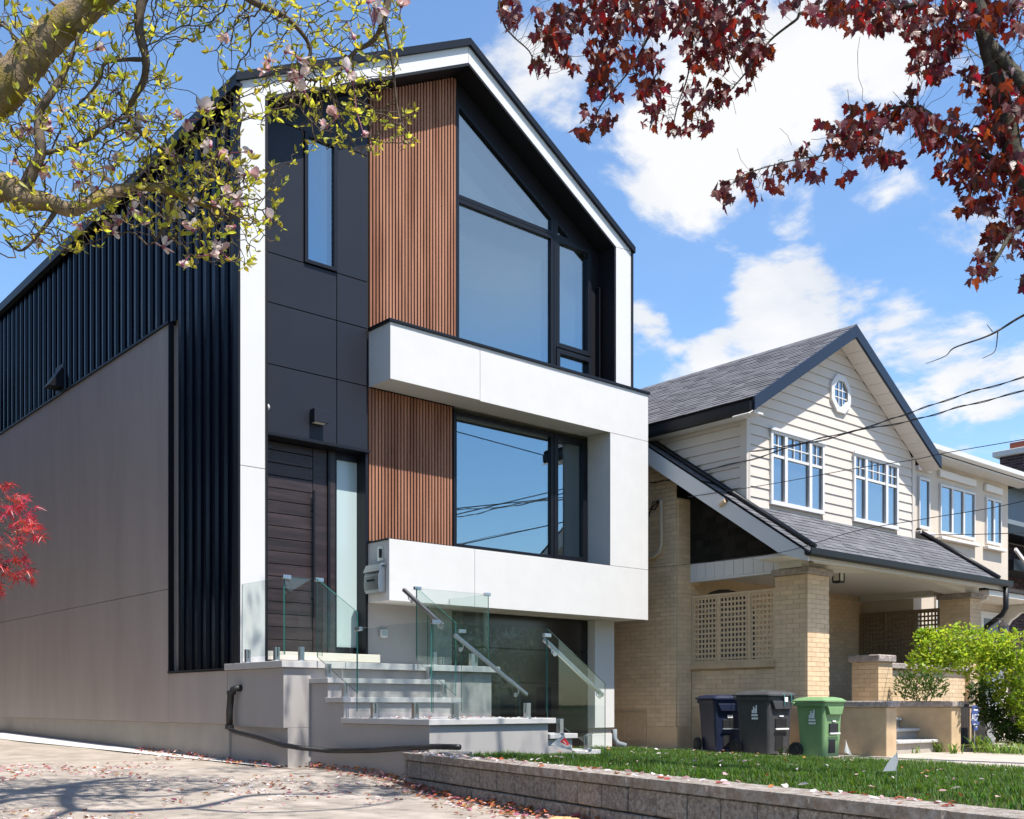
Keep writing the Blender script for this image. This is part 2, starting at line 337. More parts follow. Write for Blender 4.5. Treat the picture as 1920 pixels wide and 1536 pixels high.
def link(o, parent=None):
    COL.objects.link(o)
    if parent is not None: o.parent = parent
    return o
def thing(name, label, cat, loc=(0, 0, 0), group=None):
    o = bpy.data.objects.new(name, None); o.location = loc; o.empty_display_size = .1; COL.objects.link(o)
    o['label'] = label; o['category'] = cat
    if group: o['group'] = group
    return o
def part(name, mb, m, parent=None, bevel=0, smooth=False, label=None, kind=None, cat=None, group=None, segs=2):
    me = bpy.data.meshes.new(name); of = org(parent)
    me.from_pydata([tuple(Vector(v)-of) for v in mb.v], [], mb.f)
    ms = m if isinstance(m, (list, tuple)) else [m]
    for x in ms: me.materials.append(M[x] if isinstance(x, str) else x)
    if len(ms) > 1: me.polygons.foreach_set('material_index', mb.m)
    bm = bmesh.new(); bm.from_mesh(me); bmesh.ops.recalc_face_normals(bm, faces=bm.faces); bm.to_mesh(me); bm.free()
    if smooth: me.polygons.foreach_set('use_smooth', [True]*len(me.polygons))
    o = bpy.data.objects.new(name, me); link(o, parent)
    if bevel:
        b = o.modifiers.new('bevel', 'BEVEL'); b.width = bevel; b.segments = segs; b.limit_method = 'ANGLE'; b.angle_limit = .6
    if label: o['label'] = label
    if kind: o['kind'] = kind
    if cat: o['category'] = cat
    if group: o['group'] = group
    return o
def setting(name, mb, m, kind='structure', **k): return part(name, mb, m, None, kind=kind, **k)
def fast(name, V, F, m, parent=None, kind=None, mi=None, smooth=False, label=None):
    """big mesh from numpy arrays; F is (n,3) or (n,4)"""
    me = bpy.data.meshes.new(name); V = np.asarray(V, np.float32)-np.array(org(parent), np.float32); F = np.asarray(F, np.int32)
    me.vertices.add(len(V)); me.vertices.foreach_set('co', V.ravel())
    k = F.shape[1]; me.loops.add(F.size); me.loops.foreach_set('vertex_index', F.ravel())
    me.polygons.add(len(F)); me.polygons.foreach_set('loop_start', np.arange(0, F.size, k, dtype=np.int32))
    ms = m if isinstance(m, (list, tuple)) else [m]
    for x in ms: me.materials.append(M[x])
    if mi is not None: me.polygons.foreach_set('material_index', np.asarray(mi, np.int32))
    me.update(calc_edges=True); me.validate()
    me.polygons.foreach_set('use_smooth', [bool(smooth)]*len(me.polygons))
    o = bpy.data.objects.new(name, me); link(o, parent)
    if kind: o['kind'] = kind
    if label: o['label'] = label
    return o
def stamp(tv, tf, mats):
    """copies of a template (tv,tf) under 4x4 matrices -> V,F"""
    tv = np.asarray(tv, float); tf = np.asarray(tf); n = len(mats); mats = np.asarray(mats)
    V = np.einsum('nij,kj->nki', mats[:, :3, :3], tv)+mats[:, None, :3, 3]
    F = tf[None]+(np.arange(n)*len(tv))[:, None, None]
    return V.reshape(-1, 3), F.reshape(-1, tf.shape[1])
_unit = {}
def unit_cube():
    if 'c' not in _unit:
        mb = MB().box(-.5, .5, -.5, .5, -.5, .5); me = bpy.data.meshes.new('piece'); me.from_pydata(mb.v, [], mb.f); _unit['c'] = me
    return _unit['c']
def pieces(name, parent, specs, m, limit=300, rest='piece_rest', rz=0.0):
    """specs: (centre, size). The largest-looking ones are single objects sharing one mesh, the rest joined."""
    key = ('u', m)
    if key not in _unit:
        me = unit_cube().copy(); me.materials.append(M[m]); _unit[key] = me
    me = _unit[key]; of = org(parent)
    C = np.array([c for c, s in specs]); Z = np.array([s for c, s in specs])
    x, y, d = proj(C); score = np.sort(Z, axis=1)[:, 1:].prod(axis=1)/d**2
    vis = (x > -30) & (x < 1950) & (y > -30) & (y < 1566); score = np.where(vis, score, score*1e-3)
    order = np.argsort(-score)
    for i in order[:limit]:
        o = bpy.data.objects.new(name, me); o.location = Vector(C[i])-of; o.scale = Z[i]; o.rotation_euler = (0, 0, rz); link(o, parent)
    if len(order) > limit:
        mats = []
        for i in order[limit:]: mats.append(np.array(Matrix.Translation(C[i]) @ Matrix.Rotation(rz, 4, 'Z') @ Matrix.Diagonal((*Z[i], 1))))
        cb = MB().box(-.5, .5, -.5, .5, -.5, .5); V, F = stamp(cb.v, cb.f, mats)
        fast(rest, V, F, m, parent, kind='stuff')
def textmesh(s, size, m, parent, loc, rot, name='lettering', ext=.001):
    cu = bpy.data.curves.new(name, 'FONT'); cu.body = s; cu.size = size; cu.align_x = 'CENTER'; cu.align_y = 'CENTER'; cu.extrude = ext
    t = bpy.data.objects.new('tmp', cu); COL.objects.link(t); dg = bpy.context.evaluated_depsgraph_get()
    me = bpy.data.meshes.new_from_object(t.evaluated_get(dg)); bpy.data.objects.remove(t)
    me.materials.clear(); me.materials.append(M[m])
    o = bpy.data.objects.new(name, me); o.location = Vector(loc)-org(parent); o.rotation_euler = rot; return link(o, parent)
def jit(a): return random.uniform(-a, a)

# ================================================================== THE SETTING
W0 = atd(757, 1410, 10.7); WU = Vector((-.2246, -.97445, 0)); WN = Vector((.97445, -.2246, 0))   # retaining wall: far end, run towards the street, lawn side
def gz(y):
    if y > -2.4: return .789+.0166*y
    if y > -3.9: return .749+(y+2.4)*.066
    if y > -9.5: return .65+(y+3.9)*.004
    return max(.628+(y+9.5)*.125, .26)
def lz(x, y):
    s = ((x-W0.x)*WN.x+(y-W0.y)*WN.y); t = min(max(s/7.0, 0), 1); return .985-.235*t*t*(3-2*t)
def grid(name, x0, x1, nx, y0, y1, ny, fz, m, keep=None, kind='structure'):
    xs = np.linspace(x0, x1, nx+1); ys = np.linspace(y0, y1, ny+1); mb = MB()
    mb.v = [(x, y, fz(x, y)) for y in ys for x in xs]
    for j in range(ny):
        for i in range(nx):
            c = ((xs[i]+xs[i+1])/2, (ys[j]+ys[j+1])/2)
            if keep is None or keep(*c): mb.f.append((j*(nx+1)+i, j*(nx+1)+i+1, (j+1)*(nx+1)+i+1, (j+1)*(nx+1)+i)); mb.m.append(0)
    return setting(name, mb, m)
setting('ground', MB().quad((-900, -900, .1), (900, -900, .1), (900, 900, .1), (-900, 900, .1)), 'ground')
setting('street', MB().quad((-120, -24, .2), (120, -24, .2), (120, -15.2, .2), (-120, -15.2, .2)), 'asphalt')
setting('sidewalk', MB().box(-120, 120, -14.4, -12.6, .05, .262), 'pale_concrete')
grid('driveway', -5.2, 2.6, 26, -12.6, 17, 74, lambda x, y: gz(y)+.006*math.sin(x*3.1+y*2.3), 'driveway')
mb = MB(); ys = np.linspace(-1.0, 16, 40)
for i in range(len(ys)-1):
    a, b = ys[i], ys[i+1]; wa, wb = .12+.09*(a+1), .12+.09*(b+1)
    mb.quad((.02-min(wa, .8), a, gz(a)+.012), (.06, a, gz(a)+.012), (.06, b, gz(b)+.012), (.02-min(wb, .8), b, gz(b)+.012))
setting('concrete_strip', mb, 'pale_concrete')
grid('path', 6.7, 30, 30, -12.6, 16, 30, lambda x, y: .745, 'path_concrete')
setting('garage_apron', MB().quad((2.0, -3.3, .70), (6.8, -3.3, .70), (6.8, .9, .70), (2.0, .9, .70)), 'path_concrete')
def on_lawn(x, y, m=0.0):
    s = ((x-W0.x)*WN.x+(y-W0.y)*WN.y)
    if s < .27+m or x > 7.02-m+.12*math.sin(y*2.1)+.06*math.sin(y*5.3) or y < -12.3: return False
    if y > -3.46 and x < 2.85: return False
    if y > -.02: return x > 6.6 and y < .3
    return True
grid('lawn_soil', -3.2, 7.2, 104, -12.4, .3, 120, lambda x, y: lz(x, y)-.012, 'soil', keep=lambda x, y: on_lawn(x, y))

# ================================================================== THE MODERN HOUSE
H = thing('modern_house', 'tall black and white modern gabled house with wood slats and a projecting white window surround', 'house', (3.5, .3, .75))
LS, RSL, APX, APZ = .5234, .5817, 3.57, 11.09
def zl(x): return APZ-(APX-x)*LS
def zr(x): return APZ-(x-APX)*RSL
def zroof(x): return zl(x) if x < APX else zr(x)
# roof slabs
r = MB().prism([(-.07, zl(-.07)), (APX, APZ), (APX, APZ-.10), (-.07, zl(-.07)-.10)], 'y', -.05, 14)
part('roof', r, 'black_trim', H, label='left slope of the black metal roof')
r = MB().prism([(7.06, zr(7.06)), (APX, APZ), (APX, APZ-.10), (7.06, zr(7.06)-.10)], 'y', -.05, 14)
part('roof', r, 'black_trim', H, label='right slope of the black metal roof')
# white gable frame in mitred panels
WT = .102; WI = .34
zi_l = lambda x: APZ-WI-(APX-x)*LS
zi_r = lambda x: APZ-WI-(x-APX)*RSL
y0, y1 = 0.0, .03
part('frame_panel', MB().prism([(0, 2.003), (.338, 2.003), (.338, 4.42), (0, 4.42)], 'y', y0, y1), 'white_metal', H, bevel=.003)
part('frame_panel', MB().prism([(0, 4.427), (.338, 4.427), (.338, zi_l(.338)), (0, zl(0)-WT)], 'y', y0, y1), 'white_metal', H, bevel=.003)
part('frame_panel', MB().prism([(.003, zl(.003)-WT), (.341, zi_l(.341)), (APX, APZ-WI), (APX, APZ-WT)], 'y', y0, y1), 'white_metal', H, bevel=.003)
part('frame_panel', MB().prism([(APX+.004, APZ-WT), (APX+.004, APZ-WI), (6.644, zi_r(6.644)), (6.997, zr(6.997)-WT)], 'y', y0, y1), 'white_metal', H, bevel=.003)
part('frame_panel', MB().prism([(6.644, 6.665), (7.0, 6.665), (7.0, zr(7.0)-WT-.006), (6.644, zi_r(6.644)-.006)], 'y', y0, y1), 'white_metal', H, bevel=.003)
# black lining of the gable recess
so_ = MB()
so_.prism([(.338, 2.0), (.375, 2.0), (.375, zi_l(.375)-.04), (.338, zi_l(.338))], 'y', -.004, .42)
so_.prism([(.339, zi_l(.339)-.002), (APX, APZ-WI-.002), (APX, APZ-WI-.042), (.375, zi_l(.375)-.042)], 'y', -.006, .42)
part('soffit', so_, 'soffit_black', H, label='black lining of the left rake and fin')
so_ = MB()
so_.prism([(APX, APZ-WI-.003), (6.643, zi_r(6.643)-.003), (6.605, zi_r(6.605)-.043), (APX, APZ-WI-.043)], 'y', -.005, .42)
so_.prism([(6.605, 6.667), (6.643, 6.667), (6.643, zi_r(6.643)-.004), (6.605, zi_r(6.605)-.046)], 'y', -.003, .42)
part('soffit', so_, 'soffit_black', H, label='black lining of the right rake and fin')
part('corner_trim', MB().box(-.032, -.001, -.012, .11, 1.95, zl(0)-.105), 'black_trim', H)
part('corner_trim', MB().box(7.001, 7.04, -.02, .5, 6.67, zr(7.03)-.11), 'black_trim', H)
# shell that closes the house behind its faces
sh = MB()
sh.box(6.90, 6.985, .45, 14, .6, zr(6.95)-.12); sh.box(.08, 6.9, 13.9, 14, .6, 9.0)
sh.prism([(.1, 9.0), (6.9, 9.0), (APX, APZ-.15)], 'y', 13.9, 14)
sh.box(.10, .20, .45, 13.9, .6, zl(.12)-.16)
part('side_wall', sh, 'grey_stucco', H)
# left wall: ribbed black metal panels, each its own piece
def rib_panel(ya, yb, z0, z1):
    w = yb-ya; X0 = .060; mb = MB()
    prof = [(ya, X0), (ya+w*.30, X0), (ya+w*.36, .02), (ya+w*.48, .02), (ya+w*.54, X0), (ya+w*.70, X0), (ya+w*.73, X0-.014), (ya+w*.80, X0-.014), (ya+w*.83, X0), (yb-.004, X0)]
    n = len(prof); v = [(x, y, z0) for y, x in prof]+[(x, y, z1) for y, x in prof]
    return mb.add(v, [(i, i+1, n+i+1, n+i) for i in range(n-1)])
P = .262; y = .112; k = 0
while y < 13.8:
    yb = y+P
    part('siding_panel', rib_panel(y, yb, 1.95 if yb < 2.2 else 6.75, 9.112), 'black_steel', H)
    y = yb
part('sill_flashing', MB().box(-.02, .09, .1, 2.12, 1.925, 1.952), 'black_trim', H)
part('eave_trim', MB().box(-.075, .02, -.03, 14, zl(-.07)-.155, zl(-.07)-.103), 'black_trim', H)
# left wall: grey stucco field with joints
for (ya, yb, za, zb) in ((2.12, 6.18, 3.088, 6.72), (6.188, 14, 3.088, 6.72), (2.12, 14, 1.25, 3.08), (.35, 2.112, 1.25, 1.92)):
    part('stucco_panel', MB().box(0, .10, ya, yb, za, zb), 'grey_stucco', H, bevel=.003)
part('stucco_cap', MB().box(-.025, .09, 2.09, 14, 6.722, 6.752), 'black_trim', H)
part('stucco_cap', MB().box(-.012, .06, 2.085, 2.117, 1.95, 6.72), 'black_trim', H)
part('foundation', MB().box(.022, .1, .35, 14, .5, 1.246), 'base_concrete', H)
# front: cladding panels (black) with open joints
Yp = .35
bk = MB().box(.376, 3.62, .405, .45, 4.97, 9.0); bk.prism([(.376, 9.0), (3.62, 9.0), (3.62, 10.6), (.376, 8.98)], 'y', .406, .449)
bk.box(2.07, 3.56, .402, .448, 3.72, 4.968)
part('back_wall', bk, 'slat_back', H)
ztopl = lambda x: zi_l(x)-.05
def clad(x0, x1, z0, z1, slope=False):
    poly = [(x0, z0), (x1, z0), (x1, z1 if not slope else ztopl(x1)), (x0, z1 if not slope else ztopl(x0))]
    part('cladding_panel', MB().prism(poly, 'y', Yp, Yp+.04), 'cladding', H, bevel=.002)
xa, xm, xb = .38, 1.585, 2.075; g = .006
for z0, z1 in ((4.995, 5.868), (5.868, 6.66), (6.66, 7.30)):
    clad(xa, xm-g, z0+g, z1-g); clad(xm+g, xb, z0+g, z1-g)
clad(xa, 1.08, 7.30+g, 9.03-g); clad(xm+g, xb, 7.30+g, 9.03-g)
clad(xa, xm-g, 9.03+g, 0, True); clad(xm+g, xb, 9.03+g, 0, True)
part('door_hood', MB().box(.376, 2.085, .30, .62, 4.945, 4.988), 'black_trim', H, bevel=.004)
# wood slats, two fields
def slats(z0, ztop):
    n = 28; x0, x1 = 2.10, 3.615; p = (x1-x0)/n
    for i in range(n):
        a = x0+i*p+.009; b = a+p*.60; zt = ztop if ztop else min(ztopl(a), zi_r(max(b, APX))-.05)
        dy = random.uniform(0, .003)
        part('wood_slat', MB().box(a, b, Yp-.012+dy, Yp+.036, z0, zt), 'wood_slat', H)
part('slat_backing', MB().prism([(2.085, 6.5), (3.63, 6.5), (3.63, ztopl(3.5)), (2.085, ztopl(2.085))], 'y', Yp+.038, Yp+.052), 'slat_back', H)
part('slat_backing', MB().box(2.07, 3.56, Yp+.038, Yp+.050, 3.73, 5.86), 'slat_back', H)
slats(6.52, None)
n = 27; x0, x1 = 2.085, 3.545; p = (x1-x0)/n
for i in range(n):
    a = x0+i*p+.009; part('wood_slat', MB().box(a, a+p*.60, Yp-.012+random.uniform(0, .003), Yp+.036, 3.75, 5.852), 'wood_slat', H)
# windows of the modern house
def frame(x0, x1, z0, z1, Y, fw=.055, dp=.08, proud=.02):
    mb = MB(); a, b = Y-proud, Y+dp
    mb.box(x0, x0+fw, a, b, z0, z1); mb.box(x1-fw, x1, a, b, z0, z1); mb.box(x0+fw, x1-fw, a, b, z0, z0+fw); mb.box(x0+fw, x1-fw, a, b, z1-fw, z1)
    return mb
def win(parent, x0, x1, z0, z1, Y, fw=.055, fm='black_trim', gm='house_glass', label=None, proud=.02, dp=.08):
    w = part('window', frame(x0, x1, z0, z1, Y, fw, dp, proud), fm, parent, bevel=.004, label=label)
    part('pane', MB().box(x0+fw-.004, x1-fw+.004, Y+.02, Y+.032, z0+fw-.004, z1-fw+.004), gm, w)
    return w
w = win(H, 1.085, 1.58, 7.305, 9.02, Yp-.01, .05, label='tall narrow window in the black cladding')
part('window_reveal', MB().box(1.45, 1.532, Yp+.015, Yp+.022, 7.35, 8.97), 'black_trim', w)
win(H, 3.60, 5.565, 6.5, 8.94, Yp, .06, label='large square picture window')
win(H, 5.61, 6.40, 7.19, 8.94, Yp, .075, label='casement window right of the picture window', proud=.03)
win(H, 5.61, 6.40, 6.5, 7.165, Yp, .075, label='low awning window under the casement', proud=.045)
# gable lights above the transom (sloping heads)
def poly_window(pts, inset, label):
    c = Vector((sum(p[0] for p in pts)/len(pts), sum(p[1] for p in pts)/len(pts)))
    n = len(pts); inn = []
    for i in range(n):
        p0, p1, p2 = Vector(pts[i-1]), Vector(pts[i]), Vector(pts[(i+1) % n])
        e1 = (p1-p0).normalized(); e2 = (p2-p1).normalized(); n1 = Vector((-e1.y, e1.x)); n2 = Vector((-e2.y, e2.x))
        bis = (n1+n2).normalized(); inn.append(p1+bis*(inset/max(.25, bis.dot(n1))))
    mb = MB()
    for i in range(n):
        j = (i+1) % n; q = [pts[i], pts[j], tuple(inn[j]), tuple(inn[i])]; mb.prism(q, 'y', Yp-.02, Yp+.08)
    w = part('window', mb, 'black_trim', H, label=label)
    part('pane', MB().prism([tuple(p) for p in inn], 'y', Yp+.02, Yp+.032), 'house_glass', w)
poly_window([(3.60, 8.945), (5.565, 8.945), (5.565, 9.23), (3.60, 10.38)], .055, 'sloping gable window above the picture window')
poly_window([(5.61, 8.945), (6.06, 8.945), (5.61, 9.215)], .045, 'small triangular gable window')
hd = MB().prism([(3.62, 10.395), (6.604, 8.65), (6.604, zi_r(6.604)-.05), (3.62, zi_r(3.62)-.05)], 'y', Yp, Yp+.07)
hd.box(6.402, 6.604, Yp+.002, Yp+.07, 6.5, 8.77)
hd.prism([(6.07, 8.944), (6.402, 8.755), (6.402, 8.944)], 'y', Yp+.003, Yp+.07)
part('window_surround', hd, 'soffit_black', H)
part('mullion', MB().box(5.566, 5.609, Yp-.025, Yp+.08, 6.5, 9.22), 'black_trim', H)
part('window_track', MB().box(6.52, 6.545, Yp-.09, Yp-.002, 6.67, 8.35), 'black_trim', H)
win(H, 3.555, 5.565, 3.80, 5.80, Yp, .06, label='wide lower window inside the white surround')
win(H, 5.57, 6.30, 3.80, 5.80, Yp, .085, label='narrow casement of the lower window', proud=.03)
# rooms behind the glass
rm = MB()
rm.box(3.50, 6.88, 6.0, 6.1, 6.5, 10.6); rm.box(3.44, 3.5, .46, 6.0, 6.5, 10.5); rm.box(6.80, 6.88, .46, 6, 6.5, 9.0)
rm.prism([(3.5, zr(3.5)-.62), (6.8, zr(6.8)-.42), (6.8, zr(6.8)-.36), (3.5, zr(3.5)-.40)], 'y', .46, 6)
rm.box(3.44, 6.88, 5.0, 5.1, 3.7, 6.0); rm.box(3.40, 3.46, .46, 5, 3.7, 6.0); rm.box(6.80, 6.88, .46, 5, 3.7, 6.0); rm.box(3.46, 6.8, .46, 5, 5.90, 5.98)
rm.box(.40, .46, .5, 3, 7.2, 9.0); rm.box(.46, 2.3, 2.9, 3.0, 7.2, 9.2)
part('room_wall', rm, 'beige_room', H)
part('room_floor', MB().box(.4, 6.88, .46, 6, 6.36, 6.49).box(3.45, 6.88, .46, 5, 3.56, 3.69), 'room_floor', H)
M['blind'] = mat('blind', (.42, .50, .52), .8, .1); M['blind_pale'] = mat('blind_pale', (.80, .82, .86), .8, .1)
part('blind', MB().box(3.64, 5.44, .50, .505, 6.5, 8.86), 'blind', H, label='grey blind drawn behind the picture window')
part('blind', MB().prism([(3.64, 8.98), (5.50, 8.98), (5.50, 9.02), (3.64, 10.06)], 'y', .50, .505), 'blind_pale', H, label='pale blind behind the gable window')
part('blind', MB().box(5.66, 6.20, .50, .505, 6.5, 8.76), 'blind', H, label='grey blind behind the casement')
# projecting white surround (core + jointed stucco faces)
YB = -.18
core = MB().prism([(2.10, 5.872), (2.10, 6.60), (7.21, 6.60), (7.21, 2.905), (2.085, 2.905), (2.085, 3.70), (6.335, 3.70), (6.335, 5.872)], 'y', YB+.012, .345)
core.box(6.99, 7.21, .345, 1.1, 2.906, 6.599)
part('surround_core', core, 'white_stucco', H)
for (a, b, c, d) in ((2.09, 3.635, 5.858, 6.62), (3.641, 7.222, 5.846, 6.62), (6.323, 7.222, 3.721, 5.840), (2.073, 3.537, 2.89, 3.715), (3.543, 7.222, 2.89, 3.715)):
    part('surround_panel', MB().box(a, b, YB, YB+.0115, c, d), 'white_stucco', H, bevel=.0025)
for (a, b, c, d, x) in ((5.86, 6.618, 0, 0, 2.091), (2.892, 3.714, 0, 0, 2.075)):
    part('surround_panel', MB().box(x-.001, x+.009, YB+.0118, .343, a, b), 'white_stucco', H)
part('surround_cap', MB().box(2.06, 7.25, YB-.025, .33, 6.622, 6.662), 'black_trim', H, bevel=.004)
part('surround_cap', MB().box(2.06, 6.33, YB+.02, .33, 3.703, 3.728), 'black_trim', H, bevel=.003)
part('surround_soffit', MB().box(2.1, 7.0, .346, .62, 2.895, 2.95), 'white_stucco', H)
# ground floor front: porch-side wall, garage door, pier
part('entry_wall', MB().box(2.072, 3.555, .372, .45, .6, 2.893), 'porch_stucco', H)
gd_ = part('garage_door', MB().box(3.556, 6.54, .57, .60, .7, 2.95), 'garage', H)
for i in range(4):
    z0 = .80+i*.522; part('door_section', MB().box(3.565, 6.535, .54, .569, z0, z0+.512), 'garage', gd_, bevel=.005)
part('pier', MB().box(6.541, 6.999, .376, .9, 1.108, 2.892), 'white_stucco', H, bevel=.004)
part('pier', MB().box(6.50, 6.97, .40, .9, .62, 1.005), 'white_stucco', H, bevel=.004)
part('pier_joint', MB().box(6.55, 6.96, .42, .9, 1.005, 1.108), 'base_concrete', H)
# front door
Yd = .54
fd = part('front_door', MB().box(.376, .40, .38, .60, 2.175, 4.945).box(1.55, 1.585, Yd-.03, .60, 2.175, 4.945).box(1.66, 1.69, Yd-.02, .60, 2.175, 4.945).box(2.03, 2.07, .33, .60, 2.175, 4.945).box(1.69, 2.03, Yd-.02, .60, 4.84, 4.945).box(1.69, 2.03, Yd-.02, .6, 2.175, 2.28), 'black_trim', H, bevel=.003)
z = 2.185
for i in range(17):
    z1 = min(z+.165, 4.94); part('door_plank', MB().box(.402, 1.325, Yd, Yd+.045, z+.005, z1-.005), 'door_wood', fd, bevel=.003); z = z1
    if z >= 4.93: break
part('door_stile', MB().box(1.333, 1.548, Yd-.001, Yd+.045, 2.185, 4.94), 'door_wood', fd, bevel=.003)
part('door_jamb', MB().box(1.587, 1.659, Yd-.025, Yd+.05, 2.18, 4.94), 'door_wood', fd, bevel=.003)
part('sidelight', MB().box(1.688, 2.032, Yd+.012, Yd+.03, 2.278, 4.845), 'frosted', fd)
part('door_handle', MB().box(1.295, 1.325, Yd-.075, Yd-.045, 2.65, 4.36).box(1.302, 1.318, Yd-.045, Yd, 2.9, 2.92).box(1.302, 1.318, Yd-.045, Yd, 4.08, 4.1), 'black_trim', fd, bevel=.003)
part('door_back', MB().box(.376, 2.07, .602, .64, 2.1, 4.97), 'slat_back', H)
part('door_sill', MB().box(.376, 2.13, .12, .6, 2.062, 2.172), 'cream_sill', H, bevel=.006)

# ------------------------------------------------------------------ fittings on the modern house
t = thing('wall_lamp', 'black cube wall lamp on the dark cladding above the front door', 'lamp', (1.28, .35, 5.2))
part('lamp_body', MB().box(1.165, 1.375, .215, .335, 5.21, 5.385), 'cladding', t, bevel=.004)
part('lamp_lens', MB().box(1.19, 1.35, .235, .315, 5.205, 5.2095), 'lens', t)
part('lamp_plate', MB().box(1.19, 1.35, .336, .3495, 5.24, 5.36), 'black_trim', t)
t = thing('security_camera', 'small white dome camera beside the white fin above the door', 'camera', (.52, .35, 5.28))
part('dome', MB().sphere((.50, .27, 5.28), .045, 8), 'white_trim', t, smooth=True); part('mount', MB().cyl((.50, .32, 5.29), 'y', .028, .06), 'white_trim', t)
t = thing('vent_hood', 'small black triangular vent hood on the ribbed metal wall', 'vent', (0.02, 5.9, 7.3))
c = onX(108, 712, -.02)
hv = MB().prism([(.0, .0), (.0, .34), (-.22, .0)], 'y', 0, .30); hv.v = [(x+.02, y_+c.y-.12, z_+c.z-.14) for x, y_, z_ in hv.v]
part('hood', hv, 'black_trim', t); part('flange', MB().box(.018, .03, c.y-.17, c.y+.23, c.z-.2, c.z+.25), 'black_trim', t)
t = thing('mailbox', 'grey steel mailbox with a curved flap on the end of the white surround', 'mailbox', (2.0, .08, 3.2))
bx = MB().prism([(2.066, 3.0), (1.98, 3.0), (1.955, 3.04), (1.945, 3.12), (1.95, 3.22), (1.975, 3.31), (2.01, 3.36), (2.066, 3.36)], 'y', -.10, .25)
part('box', bx, 'mail_steel', t, bevel=.006)
part('flap', MB().prism([(2.066, 3.362), (2.0, 3.362), (1.955, 3.29), (1.94, 3.28), (1.99, 3.385), (2.066, 3.40)], 'y', -.115, .265), 'mail_steel', t, bevel=.003)
for i in range(5): part('slot', MB().box(1.9385, 1.95, -.0+i*.037, .02+i*.037, 3.155, 3.18), 'black_trim', t)
t = thing('doorbell', 'dark slim doorbell on the shaded end of the white surround above the mailbox', 'doorbell', (2.06, .03, 3.55))
part('body', MB().box(2.055, 2.069, .01, .05, 3.48, 3.60), 'black_trim', t, bevel=.004)
part('plate', MB().box(2.0692, 2.0735, -.04, .1, 3.44, 3.64), 'steel', t)
t = thing('outlet_cover', 'small white outdoor outlet cover on the grey wall under the mailbox', 'outlet cover', (2.5, .37, 2.3))
c = onY(717, 1187, .37)
part('cover', MB().box(c.x-.06, c.x+.06, .31, .371, c.z-.07, c.z+.05), 'white_trim', t, bevel=.02); part('door', MB().box(c.x-.035, c.x+.035, .30, .309, c.z-.045, c.z+.02), 'steel', t, bevel=.004)

# ------------------------------------------------------------------ entrance porch and steps
E_ = thing('entrance_porch', 'grey stucco porch with stone slabs and steps in front of the black door', 'porch', (1.2, -1.5, .7))
part('porch_wall', MB().box(0.0, .357, -1.08, .34, 1.225, 1.918), 'porch_stucco', E_, bevel=.004)
part('porch_base', MB().box(.055, .357, -1.08, .34, .5, 1.223), 'porch_stucco', E_, bevel=.004)
part('stair_wall', MB().prism([(-1.06, .45), (-3.40, .45), (-3.40, 1.285), (-1.795, 1.285), (-1.795, 1.515), (-1.455, 1.515), (-1.455, 1.74), (-1.06, 1.74)], 'x', .359, 1.98), 'porch_stucco', E_, bevel=.004)
part('landing_wall', MB().box(.36, 3.12, -1.055, .36, .5, 1.918), 'porch_stucco', E_, bevel=.003)
part('landing_slab', MB().box(-.045, .80, -1.125, .34, 1.922, 2.0), 'tread_stone', E_, bevel=.005)
part('landing_slab', MB().box(.806, 3.22, -1.125, .366, 1.922, 2.0), 'tread_stone', E_, bevel=.005)
part('tread', MB().box(.33, 2.0, -1.50, -1.05, 1.742, 1.80), 'tread_stone', E_, bevel=.005)
part('tread', MB().box(.33, 2.02, -1.83, -1.44, 1.518, 1.577), 'tread_stone', E_, bevel=.005)
part('lower_landing', MB().box(.325, 2.065, -3.44, -1.78, 1.288, 1.348), 'tread_stone', E_, bevel=.005)
part('side_step', MB().box(1.982, 2.36, -3.39, -1.86, .5, 1.115), 'porch_stucco', E_, bevel=.003)
part('tread', MB().box(1.985, 2.41, -3.43, -1.83, 1.117, 1.172), 'tread_stone', E_, bevel=.005)
part('side_step', MB().box(2.362, 2.74, -3.39, -1.86, .5, .925), 'porch_stucco', E_, bevel=.003)
part('tread', MB().box(2.364, 2.78, -3.43, -1.83, .927, .98), 'tread_stone', E_, bevel=.005)

# ------------------------------------------------------------------ glass railing: each panel a thing with its clamps
GG = 'glass railing panels round the entrance porch'
def glass_panel(corners, tdir, label, spig=(), clips=()):
    """corners: 4 points in order; tdir: thickness axis; spig: (x,y,ztop of slab); clips: points"""
    c0 = sum((Vector(c) for c in corners), Vector())/4
    t = thing('glass_panel', label, 'glass panel', (c0.x, c0.y, min(c[2] for c in corners)), GG)
    th = Vector({'x': (.006, 0, 0), 'y': (0, .006, 0)}[tdir]); mb = MB()
    a = [Vector(c)-th for c in corners]; b = [Vector(c)+th for c in corners]; v = a+b
    mb.add(v, [(0, 1, 2, 3)], 0); mb.add(v, [(4, 5, 6, 7)], 0)
    mb.add(v, [(i, (i+1) % 4, 4+(i+1) % 4, 4+i) for i in range(4)], 1)
    part('pane', mb, ['rail_glass', 'glass_edge'], t)
    for (x, y, z) in spig:
        sp = MB().cyl((x, y, z+.006), 'z', .055, .010, 20)
        if tdir == 'x': sp.box(x-.03, x-.009, y-.027, y+.027, z+.010, z+.165).box(x+.009, x+.03, y-.027, y+.027, z+.010, z+.165).box(x-.009, x+.009, y-.027, y+.027, z+.010, z+.055)
        else: sp.box(x-.027, x+.027, y-.03, y-.009, z+.010, z+.165).box(x-.027, x+.027, y+.009, y+.03, z+.010, z+.165).box(x-.027, x+.027, y-.009, y+.009, z+.010, z+.055)
        part('clamp', sp, 'steel', t, bevel=.003)
    for (x, y, z) in clips:
        part('clip', MB().box(x-.05 if tdir == 'y' else x-.02, x+.05 if tdir == 'y' else x+.02, y-.02 if tdir == 'y' else y-.05, y+.02 if tdir == 'y' else y+.05, z-.022, z+.02), 'steel', t, bevel=.003)
    return t
